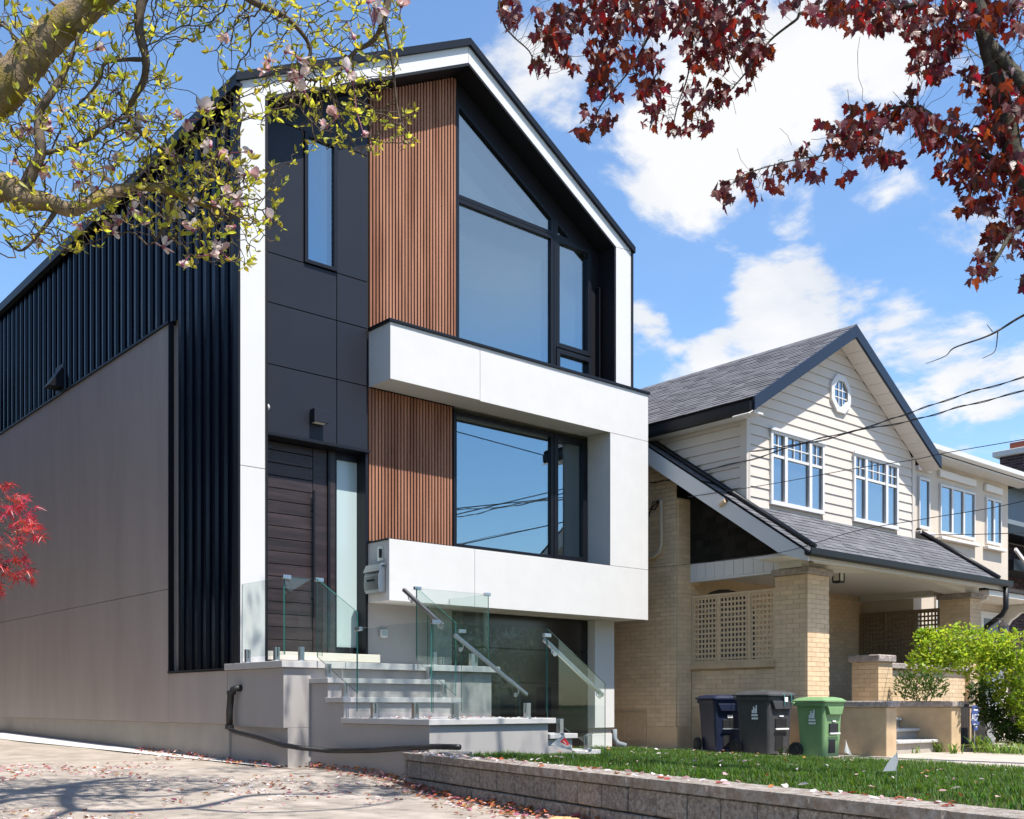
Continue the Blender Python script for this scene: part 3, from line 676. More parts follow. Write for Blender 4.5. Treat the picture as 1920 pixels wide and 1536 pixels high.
glass_panel([(.03, .03, 2.07), (.03, -1.04, 2.07), (.03, -1.04, 2.965), (.03, .03, 2.965)], 'x', 'clear glass panel on the left edge of the upper landing, by the white fin', [(.03, -.14, 2.0), (.03, -.86, 2.0)])
glass_panel([(.03, -1.06, 2.07), (.52, -1.06, 2.07), (.52, -1.06, 2.97), (.03, -1.06, 2.97)], 'y', 'narrow clear glass panel across the front left corner of the upper landing before the door', [(.24, -1.06, 2.0)], [(.05, -1.06, 2.965), (.48, -1.06, 2.965)])
glass_panel([(.42, -1.12, 2.05), (.42, -1.98, 1.62), (.42, -1.98, 2.52), (.42, -1.12, 2.965)], 'x', 'sloping glass panel along the left side of the upper steps', [(.42, -1.36, 1.80), (.42, -1.72, 1.577)])
glass_panel([(.40, -2.0, 1.42), (.40, -3.38, 1.42), (.40, -3.38, 2.335), (.40, -2.0, 2.335)], 'x', 'clear glass panel on the left edge of the lower landing', [(.40, -2.34, 1.348), (.40, -3.1, 1.348)], [(.40, -2.03, 2.33)])
glass_panel([(.41, -3.39, 1.41), (1.965, -3.39, 1.41), (1.965, -3.39, 2.335), (.41, -3.39, 2.335)], 'y', 'wide clear glass panel across the front of the lower landing', [(.69, -3.39, 1.348), (1.68, -3.39, 1.348)], [(.44, -3.39, 2.33)])
glass_panel([(1.98, -3.39, 1.36), (2.89, -3.39, .90), (2.89, -3.39, 1.74), (1.98, -3.39, 2.335)], 'y', 'sloping glass panel at the front of the lower side steps, nearest the flag', [(2.17, -3.39, 1.172), (2.6, -3.39, .98)], [(1.97, -3.39, 2.26)])
glass_panel([(1.86, -1.10, 2.05), (1.86, -1.90, 1.60), (1.86, -1.90, 2.48), (1.86, -1.10, 2.965)], 'x', 'sloping glass panel along the right side of the upper steps', [(1.86, -1.36, 1.80), (1.86, -1.66, 1.577)])
glass_panel([(1.88, -1.06, 2.07), (3.06, -1.06, 2.07), (3.06, -1.06, 2.965), (1.88, -1.06, 2.965)], 'y', 'greenish glass panel across the front of the landing right of the steps', [(2.16, -1.06, 2.0), (2.78, -1.06, 2.0)], [(1.90, -1.06, 2.965), (3.04, -1.06, 2.965)])
glass_panel([(3.08, -1.04, 2.07), (3.08, .33, 2.07), (3.08, .33, 2.965), (3.08, -1.04, 2.965)], 'x', 'glass panel closing the right end of the upper landing before the garage', [(3.08, -.75, 2.0), (3.08, 0, 2.0)])
glass_panel([(1.92, -1.93, 1.42), (2.86, -1.93, .95), (2.86, -1.93, 1.86), (1.92, -1.93, 2.46)], 'y', 'sloping glass panel at the back of the lower side steps', [(2.17, -1.93, 1.172), (2.6, -1.93, .98)], [(1.93, -1.93, 2.38)])
def handrail(p, q, off, label):
    t = thing('handrail', label, 'handrail', tuple((Vector(p)+Vector(q))/2-Vector((0, 0, .5))), 'stainless handrails on the glass of the steps')
    p, q, off = Vector(p), Vector(q), Vector(off)
    part('rail', MB().beam(p, q, .042, .042), 'rail_steel', t, bevel=.005)
    for f in (.12, .88):
        a = p.lerp(q, f); br = MB().tube([a+Vector((0, 0, -.02)), a+Vector((0, 0, -.07))+off*.2, a+Vector((0, 0, -.085))+off*.6, a+Vector((0, 0, -.085))+off], .008, 8)
        br.tube([a+Vector((0, 0, -.085))+off, a+Vector((0, 0, -.085))+off*1.12], .028, 12); part('bracket', br, 'steel', t)
handrail((1.80, -.90, 2.955), (1.80, -1.72, 2.455), (.055, 0, 0), 'steel handrail beside the upper steps, highest of the three')
c0, c1 = onY(852, 1190, -1.99), onY(988, 1303, -1.99)
handrail(c0, c1, (0, .055, 0), 'steel handrail crossing behind the wide front glass panel')
c0, c1 = onY(1020, 1199, -3.33), onY(1130, 1304, -3.33)
handrail(c0, c1, (0, -.055, 0), 'steel handrail on the front sloping glass, farthest right')

# ------------------------------------------------------------------ black drain pipe
t = thing('drain_pipe', 'black drain pipe bending down the grey base and running along the wall to the lawn', 'drain pipe', (-.08, .1, .8))
pts = [Vector((.02, -.03, 1.695)), Vector((-.05, -.03, 1.695)), Vector((-.085, .0, 1.68)), Vector((-.09, .06, 1.62)), Vector((-.09, .10, 1.40)), Vector((-.09, .10, 1.22))]
part('elbow', MB().tube(pts, .042, 12), 'pipe', t, smooth=True)
for z_ in (1.64, 1.22): part('coupling', MB().cyl((-.09, .10 if z_ < 1.4 else .05, z_), 'z', .055, .05, 14), 'pipe', t)
rn = [Vector((-.09, .10, 1.20)), Vector((-.08, .0, 1.165)), onX(480, 1382, -.05), onX(530, 1397, -.02), onX(560, 1402, .0), onX(620, 1408, .27), onX(700, 1407, .29), onX(770, 1402, .22)]
e1 = atd(815, 1400, 10.55); e2 = atd(862, 1401, 10.35); rn += [e1, e2]
fine = []
for i in range(len(rn)-1):
    for k in range(8): fine.append(rn[i].lerp(rn[i+1], k/8))
fine.append(rn[-1])
sm = [fine[0]]+[(fine[i-1]+fine[i]*2+fine[i+1])/4 for i in range(1, len(fine)-1)]+[fine[-1]]
part('hose', MB().tube(sm, [.028+.002*(i % 2) for i in range(len(sm))], 12), 'pipe', t, smooth=True)

# ------------------------------------------------------------------ retaining wall, block by block
RW = thing('retaining_wall', 'low grey-brown concrete block retaining wall between the driveway and the lawn', 'wall', tuple(W0+WU*3.5-Vector((0, 0, .8))))
ang = math.atan2(WU.y, WU.x)
ztop = 1.015; sp = []; specs = []
for r_ in range(5):
    z1 = ztop-.07-.178*r_; L_ = .325; s = -.9+(r_ % 2)*L_/2
    while s < 7.0:
        a = max(s, 0); b = s+L_
        if b > .05:
            c = W0+WU*((a+b)/2)+WN*(.13+random.uniform(-.004, .004)); specs.append(((c.x, c.y, z1-.089), (b-a-.012, .25, .166)))
        s += L_
def chamfer_mesh(nm, m, k=.02, rough=.0):
    bm = bmesh.new(); bmesh.ops.create_cube(bm, size=1.0); bmesh.ops.bevel(bm, geom=bm.edges[:]+bm.verts[:], offset=k, segments=1, affect='EDGES')
    if rough:
        for v in bm.verts: v.co += Vector((jit(rough), jit(rough), jit(rough)))
    me = bpy.data.meshes.new(nm); bm.to_mesh(me); bm.free(); me.materials.append(M[m]); return me
_unit[('u', 'block')] = chamfer_mesh('block', 'block', .045, .008)
_unit[('u', 'cap_block')] = chamfer_mesh('cap_stone', 'cap_block', .03, .012)
pieces('block', RW, specs, 'block', rz=ang)
specs = []; s = -.28
while s < 7.0:
    b = s+.86; a = max(s, 0); c = W0+WU*((a+b)/2)+WN*.135; specs.append(((c.x, c.y, ztop-.035), (b-a-.006, .31, .070))); s = b
pieces('cap_stone', RW, specs, 'cap_block', rz=ang)
fil = MB(); c = W0+WU*3.45+WN*.15; fil.obox((c.x, c.y, .48), WU*3.4, WN*.09, (0, 0, .45)); part('core', fil, 'cap_block', RW)

# ================================================================== THE BEIGE HOUSE NEXT DOOR
B = thing('beige_house', 'beige painted brick house with pale plank siding above, dark shingled roofs and a front porch', 'house', (10.5, 2, .75))
XF, YG, XP, YP = 7.9, -1.65, 8.27, -2.533       # flank plane, gable wall plane, porch side plane, pier front plane
GX, GZ, GS = 10.5, 8.03, .612                   # ridge of the gable roof
XR = 13.14
rzf = lambda y: 3.80+.677*(y+2.95)
bricks = []
CH, BL = .0755, .232
def brick_face_x(X, ya, yb, za, zb, t=.03, skip=None):     # wall plane X, looking to -X
    k = 0; z = za
    while z < zb-.03:
        h = min(CH, zb-z); s = ya-(BL/2 if k % 2 else 0)
        while s < yb:
            a, b = max(s, ya), min(s+BL, yb)
            if b-a > .03 and not (skip and skip((a+b)/2, z+h/2)): bricks.append(((X+t/2+jit(.0006), (a+b)/2, z+h/2), (t, b-a-.006, h-.006)))
            s += BL
        z += CH; k += 1
def brick_face_y(Y, xa, xb, za, zb, t=.03, skip=None):     # wall plane Y, looking to -Y
    k = 1; z = za
    while z < zb-.03:
        h = min(CH, zb-z); s = xa-(BL/2 if k % 2 else 0)
        while s < xb:
            a, b = max(s, xa), min(s+BL, xb)
            if b-a > .03 and not (skip and skip((a+b)/2, z+h/2)): bricks.append((((a+b)/2, Y+t/2+jit(.0006), z+h/2), (b-a-.006, t, h-.006)))
            s += BL
        z += CH; k += 1
# flank (with a basement window) and the short front return
wy0, wy1, wz0, wz1 = .47, 1.24, .86, 1.36
brick_face_x(XF, -.20, 4.0, 1.42, 6.3, skip=lambda y, z: z > rzf(y)-.12)
brick_face_x(XF, -.20, .46, 1.12, 1.42); brick_face_x(XF, 1.26, 2.5, .8, 1.42)
brick_face_y(-.23, XF+.03, XP, 1.12, 5.0)
mo = MB().box(XF+.007, XF+.2, -.19, 9, .5, 4.6).box(XF+.04, XP+.02, -.223, -.1, .5, 5.0).prism([(-.19, 4.6), (9, 4.6), (9, 6.2), (.9, 6.2)], 'x', XF+.007, XF+.2)
part('mortar_wall', mo, 'tan_mortar', B)
part('footing', MB().box(XF-.012, XF+.03, -.24, .455, .5, 1.118).box(XF+.031, XP, -.245, -.2, .5, 1.118), 'tan_parge', B, bevel=.004)
w = win(B, wy0, wy1, wz0, wz1, 0, .05) if False else None
bw = MB()
for a, b, c, d in ((wy0, wy1, wz1-.05, wz1), (wy0, wy1, wz0, wz0+.05), (wy0, wy0+.05, wz0+.05, wz1-.05), (wy1-.05, wy1, wz0+.05, wz1-.05), (.98, 1.02, wz0+.05, wz1-.05)): bw.box(XF-.01, XF+.06, a, b, c, d)
bw_ = part('window', bw, 'tan_parge', B, label='small basement window low in the flank wall')
part('pane', MB().box(XF+.03, XF+.04, wy0+.05, wy1-.05, wz0+.05, wz1-.05), 'win_glass', bw_)
part('window_back', MB().box(XF+.10, XF+.12, wy0, wy1, wz0, wz1), 'dark_room', B)
# piers
def pier(x0, x1, y0, y1, z0, z1, capz, lab):
    brick_face_y(y0, x0, x1, z0, z1); brick_face_x(x0, y0+.03, y1, z0, z1)
    p = part('pier', MB().box(x0+.007, x1-.001, y0+.007, y1-.001, .5, z1), 'tan_mortar', B, label=lab)
    cb = MB().box(x0-.05, x1+.05, y0-.05, y1+.05, z1+.002, capz)
    part('pier_cap', cb, 'stone_cap', p, bevel=.018)
pier(XP, XP+.605, YP, YP+.60, 1.56, 3.53, 3.635, 'tall brick pier on the porch corner nearest the white house')
pier(13.60, 14.05, YP, YP+.60, 1.56, 3.50, 3.60, 'tall brick pier at the far end of the porch')
pier(10.34, 10.80, YP, YP+.50, 1.56, 2.21, 2.335, 'short brick pier beside the porch steps')
# porch floor, low walls, steps
part('porch_floor', MB().box(XP+.05, 14.0, YP+.05, -.2, 1.40, 1.50), 'path_concrete', B)
brick_face_x(XP+.004, -1.93, -.235, 1.46, 2.09)
part('low_wall', MB().box(XP+.011, XP+.2, -1.93, -.235, .5, 2.09), 'tan_mortar', B)
part('ledge', MB().box(XP-.05, XP+.24, -1.929, -.215, 2.092, 2.20), 'tan_parge', B, bevel=.008)
part('parge_base', MB().box(XP-.006, XP+.03, -2.5, -.236, .5, 1.455), 'tan_parge', B, bevel=.004)
part('parge_base', MB().box(XP-.004, XP+.60, YP-.008, YP+.3, .5, 1.555), 'tan_parge', B, bevel=.004)
brick_face_y(YP+.1, 10.80, 13.6, .8, 2.09)
part('low_wall', MB().box(10.36, 13.6, YP+.107, YP+.35, .5, 2.10), 'tan_mortar', B)
part('ledge', MB().box(10.78, 13.61, YP+.03, YP+.40, 2.11, 2.21), 'stone_cap', B, bevel=.015)
XS0, XS1, YS = 8.07, 8.35, -3.98
for (a, b) in ((XS0, XS1), (10.0, 10.30)):
    part('stair_side', MB().box(a, b, YS, YP-.012, .5, 1.455), 'tan_parge', B, bevel=.012)
    cp = MB().box(a-.035, b+.035, YS-.04, YP-.055, 1.457, 1.548)
    part('stair_cap', cp, 'stone_cap', B, bevel=.018)
for i, (zt, yf) in enumerate(((1.45, -2.84), (1.285, -3.14), (1.12, -3.44), (.95, -3.74))):
    part('step', MB().box(XS1+.002, 9.998, yf+.03, YP-.01, .5, zt-.05), 'path_concrete', B, bevel=.006)
    part('step_tread', MB().box(XS1+.003, 9.997, yf-.02, YP-.011-.001*i, zt-.048, zt), 'pale_concrete', B, bevel=.008)
# lattice screens
def lattice(X, ya, yb, posts, za, zb, m, lab, hs=.085, out=-1):
    f = MB(); 
    for p in posts: f.box(X-.022, X+.022, p-.03, p+.03, za, zb)
    f.box(X-.021, X+.021, ya, yb, zb-.045, zb+.001); f.box(X-.021, X+.021, ya, yb, za-.001, za+.03)
    L_ = part('lattice_screen', f, m, B, label=lab, bevel=.003)
    ps = sorted(posts)
    z = za+.05
    while z < zb-.05: part('slat', MB().box(X-.006, X+.0005, ya+.02, yb-.02, z, z+.034), m, L_); z += hs
    for a, b in zip(ps[:-1], ps[1:]):
        y = a+.055
        while y < b-.05: part('slat', MB().box(X+.001, X+.0075, y, y+.032, za+.03, zb-.045), m, L_); y += .075
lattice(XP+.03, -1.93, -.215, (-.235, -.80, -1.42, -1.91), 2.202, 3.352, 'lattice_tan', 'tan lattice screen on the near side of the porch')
lattice(13.62, -1.93, -.25, (-.28, -.80, -1.42, -1.91), 1.95, 3.35, 'lattice_shaded', 'lattice screen on the far side of the porch, shade put into its colour')
part('low_wall', MB().box(13.6, 13.75, -1.93, -.21, .5, 1.948), 'tan_parge', B)
# front wall behind the porch
brick_face_y(-.2, XP+.02, 13.75, 1.5, 3.6, skip=lambda x, z: (8.5 < x < 10.1 and z > 2.2) or (10.9 < x < 11.9 and z < 3.55))
part('front_wall', MB().box(XP+.02, 13.75, -.193, 0, .5, 4.6), 'tan_mortar', B)
aw = [(8.5, 2.3), (10.1, 2.3), (10.1, 3.12)]+[(9.3+.8*math.cos(a), 3.12+.42*math.sin(a)) for a in np.linspace(0, math.pi, 11)[1:-1]]+[(8.5, 3.12)]
awp = part('window', MB().prism(aw, 'y', -.21, -.17), 'gutter_black', B, label='dark arched window behind the lattice')
part('glazing_bar', MB().box(8.5, 10.1, -.225, -.211, 3.10, 3.15), 'grey_siding', awp)
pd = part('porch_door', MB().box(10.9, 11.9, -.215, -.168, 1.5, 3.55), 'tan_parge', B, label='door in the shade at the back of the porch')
part('door_panel', MB().box(11.0, 11.8, -.225, -.2155, 1.52, 3.42), 'lattice_shaded', pd)
# porch beams, ceiling, front fascia
for j, (X, ya, yb, m) in enumerate(((XP-.02, -2.12, -.16, 'white_trim'), (13.62, -2.0, -.21, 'porch_paint'))):
    part('beam', MB().box(X+.012, X+.16, ya, yb, 3.62, 3.90), m, B)
    n = 10; dy = (yb-ya)/n
    for i in range(n): part('beam_board', MB().box(X-.004, X+.011, ya+i*dy+.003, ya+(i+1)*dy-.003, 3.625, 3.89), m, B, bevel=.002)
    part('beam_trim', MB().box(X-.012, X+.17, ya, yb, 3.585, 3.62), m, B)
part('porch_ceiling', MB().box(XP+.15, 13.8, -2.55, -.17, 3.70, 3.735), 'porch_paint', B)
arch = [(8.2, 3.80), (8.2, 3.64), (8.95, 3.62), (10.2, 3.70), (11.2, 3.73), (12.2, 3.70), (13.5, 3.60), (14.1, 3.60), (14.1, 3.80)]
part('front_beam', MB().prism(arch, 'y', -2.46, -2.05), 'porch_paint', B, bevel=.004)
part('eave_soffit', MB().box(7.66, 14.25, -2.93, -2.0, 3.742, 3.765), 'porch_paint', B)
part('eave_fascia', MB().box(7.64, 14.2, -2.945, -2.925, 3.64, 3.80), 'porch_paint', B)
# porch roof (sheathing + shingle courses) and the side rake
RS_ = .677; rz_ = lambda y: 3.80+RS_*(y+2.95)
rk = MB()
rk.add([(7.62, -2.98, rz_(-2.98)), (14.1, -2.98, rz_(-2.98)), (14.1, -1.0, rz_(-1.0)), (7.62, -1.0, rz_(-1.0)), (7.62, -2.98, rz_(-2.98)-.08), (14.1, -2.98, rz_(-2.98)-.08), (14.1, -1.0, rz_(-1.0)-.08), (7.62, -1.0, rz_(-1.0)-.08)],
       [(0, 1, 2, 3), (4, 5, 6, 7), (0, 1, 5, 4), (3, 2, 6, 7), (0, 3, 7, 4), (1, 2, 6, 5)])
rk.add([(7.62, -1.0, rz_(-1.0)), (8.3, -1.0, rz_(-1.0)), (8.3, 2.5, rz_(2.5)), (7.62, 2.5, rz_(2.5)), (7.62, -1.0, rz_(-1.0)-.08), (8.3, -1.0, rz_(-1.0)-.08), (8.3, 2.5, rz_(2.5)-.08), (7.62, 2.5, rz_(2.5)-.08)],
       [(0, 1, 2, 3), (4, 5, 6, 7), (0, 3, 7, 4), (1, 2, 6, 5), (2, 3, 7, 6)])
part('porch_roof', rk, 'dark_shingle', B)
def shingles(o, eu, ev, nrm, wu, lv, keep=None, tab=.30, exp_=.135):
    """o: lower left corner, eu along the eave, ev up the slope (unit), nrm outward"""
    tv = np.array([(0, 0, 0), (1, 0, 0), (1, 1, 0), (0, 1, 0), (0, 0, 1), (1, 0, 1), (1, 1, .15), (0, 1, .15)], float)
    tf = np.array([(4, 5, 6, 7), (0, 1, 5, 4), (0, 4, 7, 3), (1, 2, 6, 5)]); ms = []
    nv = int(lv/exp_)
    for j in range(nv):
        u = -random.uniform(0, tab)
        while u < wu:
            L_ = tab*random.uniform(.5, 1.15); a, b = max(u, 0), min(u+L_, wu); u += L_
            if b-a < .03: continue
            p = Vector(o)+eu*a+ev*(j*exp_); c = p+eu*((b-a)/2)+ev*(exp_/2)
            if keep and not keep(c): continue
            th = random.choice((.007, .010, .013)); X = eu*(b-a-.004); Y = ev*(exp_*1.12); Z = nrm*th
            m = np.eye(4); m[:3, 0] = X; m[:3, 1] = Y; m[:3, 2] = Z; m[:3, 3] = p+nrm*.002; ms.append(m)
    V, F = stamp(tv, tf, ms); return V, F
ev = Vector((0, 1, RS_)).normalized(); nr = Vector((0, -RS_, 1)).normalized()
V, F = shingles((7.60, -3.0, rz_(-3.0)), Vector((1, 0, 0)), ev, nr, 6.5, 2.42, keep=lambda c: c.y < YG or c.x < XF)
V2, F2 = shingles((7.60, -1.0, rz_(-1.0)), Vector((1, 0, 0)), ev, nr, .72, 3.8)
fast('shingles', np.vstack([V, V2]), np.vstack([F, F2+len(V)]), 'shingle', B, kind='stuff', label='grey shingle courses of the porch roof')
for X, ya, yb in ((7.86, -2.93, 2.2), (13.92, -2.93, -1.30)):
    part('roof_edge', MB().tube([(X, ya, rz_(ya)+.045), (X, yb, rz_(yb)+.045)], .05, 10), 'gutter_black', B, smooth=True)
part('rake_board', MB().prism([(-2.98, rz_(-2.98)-.04), (2.4, rz_(2.4)-.04), (2.4, rz_(2.4)-.33), (-2.50, rz_(-2.5)-.33), (-2.98, rz_(-2.98)-.16)], 'x', 7.60, 7.625), 'white_trim', B)
part('rake_soffit', MB().prism([(-2.5, rz_(-2.5)-.30), (2.4, rz_(2.4)-.30), (2.4, rz_(2.4)-.27), (-2.5, rz_(-2.5)-.27)], 'x', 7.626, XP+.1), 'white_trim', B)
part('porch_gable', MB().prism([(-2.15, 3.902), (-.165, 3.902), (-.165, 5.3)], 'x', XP-.02, XP+.05), 'dark_shingle', B)
dsh = []
zz_ = 3.905
while zz_ < 5.2:
    y_ = -2.1+random.uniform(0, .2)
    while y_ < -.17:
        b = min(y_+random.uniform(.14, .3), -.17)
        if zz_+.12 < rz_(y_)-.36: dsh.append(((XP-.026, (y_+b)/2, zz_+.06), (.014, b-y_-.006, .126)))
        y_ = b
    zz_ += .125
pieces('shingle', B, dsh, 'dark_shingle')
part('porch_gutter', MB().prism([(-2.95, 3.80), (-2.95, 3.72), (-2.98, 3.695), (-3.04, 3.69), (-3.07, 3.72), (-3.075, 3.81), (-3.06, 3.81), (-3.05, 3.73)], 'x', 7.56, 14.2), 'gutter_black', B)
dp = [(14.02, -3.01, 3.70), (14.02, -3.01, 3.30), (14.0, -2.95, 3.18), (13.98, -2.68, 2.98), (13.98, -2.60, 2.86), (13.98, -2.60, .8)]
part('downspout', MB().tube(dp, .05, 10), 'gutter_black', B, smooth=True)
# gable wall: lapped planks
gz_ = lambda x: GZ-.20-abs(x-GX)*GS
zb = rz_(YG)-.02; z = zb; ex = .166
wins = ((8.50, 10.04, 4.755, 5.975), (10.97, 12.50, 4.755, 5.975))
part('gable_wall', MB().prism([(XF+.01, zb), (XR-.01, zb), (XR-.01, gz_(XR)), (GX, gz_(GX)), (XF+.01, gz_(XF))], 'y', YG+.02, YG+.1), 'siding', B)
while z < GZ-.36:
    z1 = z+ex
    def xr(zz): 
        h = (GZ-.205-zz)/GS; return max(XF+.09, GX-h), min(XR-.09, GX+h)
    segs = [(None, None)]
    mid = (z+z1)/2; spans = []
    a0, b0 = xr(z); a1, b1 = xr(min(z1, GZ-.21))
    cuts = [(w_[0]-.005, w_[1]+.005) for w_ in wins if z < w_[3]-.01 and z1 > w_[2]]
    x = None
    edges = [(a0, a1)]
    for c in cuts: edges += [(c[0], c[0]), (c[1], c[1])]
    edges.append((b0, b1))
    for i in range(0, len(edges), 2):
        (l0, l1), (r0, r1) = edges[i], edges[i+1]
        if r0-l0 < .02: continue
        o_ = YG-.002; v = [(l0, o_-.016, z), (r0, o_-.016, z), (r1, o_, z1-.004), (l1, o_, z1-.004), (l0, YG+.02, z), (r0, YG+.02, z), (r1, YG+.019, z1-.004), (l1, YG+.019, z1-.004)]
        part('plank', MB().add(v, [(0, 1, 2, 3), (4, 5, 6, 7), (0, 1, 5, 4), (3, 2, 6, 7), (0, 3, 7, 4), (1, 2, 6, 5)]), 'siding', B)
    z = z1
part('corner_board', MB().box(XF-.02, XF+.085, YG-.025, YG+.10, zb-.01, gz_(XF)-.0), 'siding', B, bevel=.003)
part('corner_board', MB().box(XR-.085, XR+.02, YG-.025, YG+.10, zb, gz_(XR)), 'siding', B, bevel=.003)
# left upper wall planks
z = 4.3
part('upper_side_wall', MB().prism([(YG+.1, 4.6), (YG+.1, 6.2), (6, 6.2), (.6, 6.2)], 'x', XF+.025, XF+.1), 'siding', B)
while z < 6.15:
    z1 = min(z+ex, 6.2); ymin = YG+.102
    ymax = min(5.9, (z-3.80)/RS_-2.95)          # where the roof slope crosses this course
    if ymax-ymin < .05: z = z1; continue
    v = [(XF-.014, ymin, z), (XF-.014, ymax, z), (XF+.004, ymax, z1-.004), (XF+.004, ymin, z1-.004), (XF+.024, ymin, z), (XF+.024, ymax, z), (XF+.024, ymax, z1-.004), (XF+.024, ymin, z1-.004)]
    part('plank', MB().add(v, [(0, 1, 2, 3), (4, 5, 6, 7), (0, 1, 5, 4), (3, 2, 6, 7), (0, 3, 7, 4), (1, 2, 6, 5)]), 'siding', B); z = z1
# gable roof
YE = -2.02; XLe, XRe = 7.63, 13.45
zg = lambda x: GZ-abs(x-GX)*GS
part('gable_roof', MB().prism([(XLe, zg(XLe)), (GX, GZ), (GX, GZ-.09), (XLe, zg(XLe)-.09)], 'y', YE+.02, 9), 'dark_shingle', B)
part('gable_roof', MB().prism([(XRe, zg(XRe)), (GX+.001, GZ), (GX+.001, GZ-.09), (XRe, zg(XRe)-.09)], 'y', YE+.02, 9), 'dark_shingle', B)
ev = Vector((1, 0, GS)).normalized(); nr = Vector((-GS, 0, 1)).normalized()
V, F = shingles((XLe-.02, YE+.02, zg(XLe-.02)), Vector((0, 1, 0)), ev, nr, 10.5, 3.54)
fast('shingles', V, F, 'shingle', B, kind='stuff', label='grey shingle courses of the gable roof')
for i in range(36): part('ridge_cap', MB().add([(GX-.12, YE+i*.3, GZ-.06), (GX, YE+i*.3, GZ+.028), (GX+.12, YE+i*.3, GZ-.06), (GX-.12, YE+i*.3+.31, GZ-.075), (GX, YE+i*.3+.31, GZ+.012), (GX+.12, YE+i*.3+.31, GZ-.075)], [(0, 1, 4, 3), (1, 2, 5, 4), (0, 1, 2)]), 'shingle', B)
for sg in (-1, 1):
    xe = XLe-.03 if sg < 0 else XRe+.03
    part('rake_fascia', MB().prism([(xe, zg(xe)+.01), (GX, GZ+.015), (GX, GZ-.20), (xe, zg(xe)-.205)], 'y', YE-.02-.001*(sg > 0), YE+.018), 'navy_fascia', B, bevel=.004)
    n = 13
    for i in range(n):
        xa, xb_ = GX+sg*(.02+i*2.98/n), GX+sg*(.02+(i+1)*2.98/n-.008)
        part('soffit_board', MB().prism([(xa, zg(xa)-.215), (xb_, zg(xb_)-.215), (xb_, zg(xb_)-.20), (xa, zg(xa)-.20)], 'y', YE+.02, YG-.02), 'cream_trim', B)
part('eave_gutter', MB().prism([(XLe+.0, 6.20), (XLe, 6.06), (XLe-.03, 6.02), (XLe-.08, 6.03), (XLe-.10, 6.08), (XLe-.10, 6.19)], 'y', YE+.03, 9), 'gutter_black', B)
part('eave_soffit', MB().box(XLe+.01, XF-.016, YE+.03, 9, 6.03, 6.06), 'white_trim', B)
# windows of the gable
def sash_window(x0, x1, z0, z1, Y, lab):
    W_ = x1-x0; f = MB(); a, b = Y-.045, Y+.02
    f.box(x0, x1, a, b, z1-.06, z1); f.box(x0, x1, a, b, z0, z0+.07); f.box(x0-.03, x1+.03, Y-.07, Y-.046, z1-.02, z1+.03)
    xs = [x0, x0+.06, x0+W_*.27-.04, x0+W_*.27+.04, x0+W_*.73-.04, x0+W_*.73+.04, x1-.06, x1]
    for i in (0, 2, 4, 6): f.box(xs[i], xs[i+1], a, b, z0+.07, z1-.06)
    wd = part('window', f, 'white_trim', B, label=lab, bevel=.004)
    zm = z0+(z1-z0)*.66
    for i, nc in ((1, 2), (3, 3), (5, 2)):
        xa, xb_ = xs[i], xs[i+1]
        part('pane', MB().box(xa, xb_, Y-.004, Y+.004, z0+.07, z1-.06), 'win_glass', wd)
        m = MB().box(xa, xb_, Y-.03, Y-.006, zm-.022, zm+.022)
        m.box(xa, xb_, Y-.022, Y-.007, (zm+z1-.06)/2-.009, (zm+z1-.06)/2+.009)
        for k in range(1, nc): c = xa+(xb_-xa)*k/nc; m.box(c-.009, c+.009, Y-.023, Y-.008, zm+.022, z1-.06)
        part('glazing_bar', m, 'white_trim', wd)
    return wd
sash_window(*wins[0], YG-.01, 'three light window with glazing bars, left of the two under the gable')
sash_window(*wins[1], YG-.01, 'three light window with glazing bars, right of the two under the gable')
part('room_back', MB().box(8.3, 12.8, YG+.9, YG+.95, 4.5, 6.1), 'dark_room', B)
cu = MB()
for (a, b) in ((8.62, 8.82), (8.95, 9.15), (9.75, 9.95), (11.4, 11.65), (11.75, 11.95), (12.2, 12.42)):
    n = 10
    for i in range(n):
        x0_, x1_ = a+(b-a)*i/n, a+(b-a)*(i+1)/n; d0, d1 = .15+.02*(i % 2), .15+.02*((i+1) % 2)
        cu.quad((x0_, YG+d0, 4.75), (x1_, YG+d1, 4.75), (x1_, YG+d1, 5.95), (x0_, YG+d0, 5.95))
part('curtain', cu, 'curtain', B)
oc = MB(); ocx, ocz = 10.55, 6.93
def octa(r): return [(ocx+r*math.cos(math.pi/8+i*math.pi/4), ocz+r*1.08*math.sin(math.pi/8+i*math.pi/4)) for i in range(8)]
o1, o2 = octa(.33), octa(.225)
for i in range(8): j = (i+1) % 8; oc.prism([o1[i], o1[j], o2[j], o2[i]], 'y', YG-.06, YG+.01)
ow = part('window', oc, 'white_trim', B, label='small octagonal window high in the gable', bevel=.004)
part('pane', MB().prism(o2, 'y', YG-.028, YG-.022), 'win_glass', ow)
part('window_back', MB().prism(octa(.222), 'y', YG-.0219, YG-.019), 'dark_room', ow)
part('glazing_bar', MB().box(ocx-.055-.009, ocx-.055+.009, YG-.04, YG-.029, ocz-.22, ocz+.22).box(ocx+.055-.009, ocx+.055+.009, YG-.041, YG-.029, ocz-.22, ocz+.22).box(ocx-.2, ocx+.2, YG-.039, YG-.0288, ocz-.065-.009, ocz-.065+.009).box(ocx-.2, ocx+.2, YG-.0395, YG-.0288, ocz+.065-.009, ocz+.065+.009), 'white_trim', ow)
pieces('brick', B, bricks, 'tan_brick', rest='brickwork')
part('house_back', MB().box(XF+.2, XR, 8.8, 8.9, .5, 6.2).box(XR-.05, XR, YG+.1, 8.8, 4.62, 6.2).box(XR-.05, XR, 0, 8.8, .5, 4.6).box(XF+.101, XR-.06, 6.0, 6.1, .5, 6.1), 'tan_mortar', B)
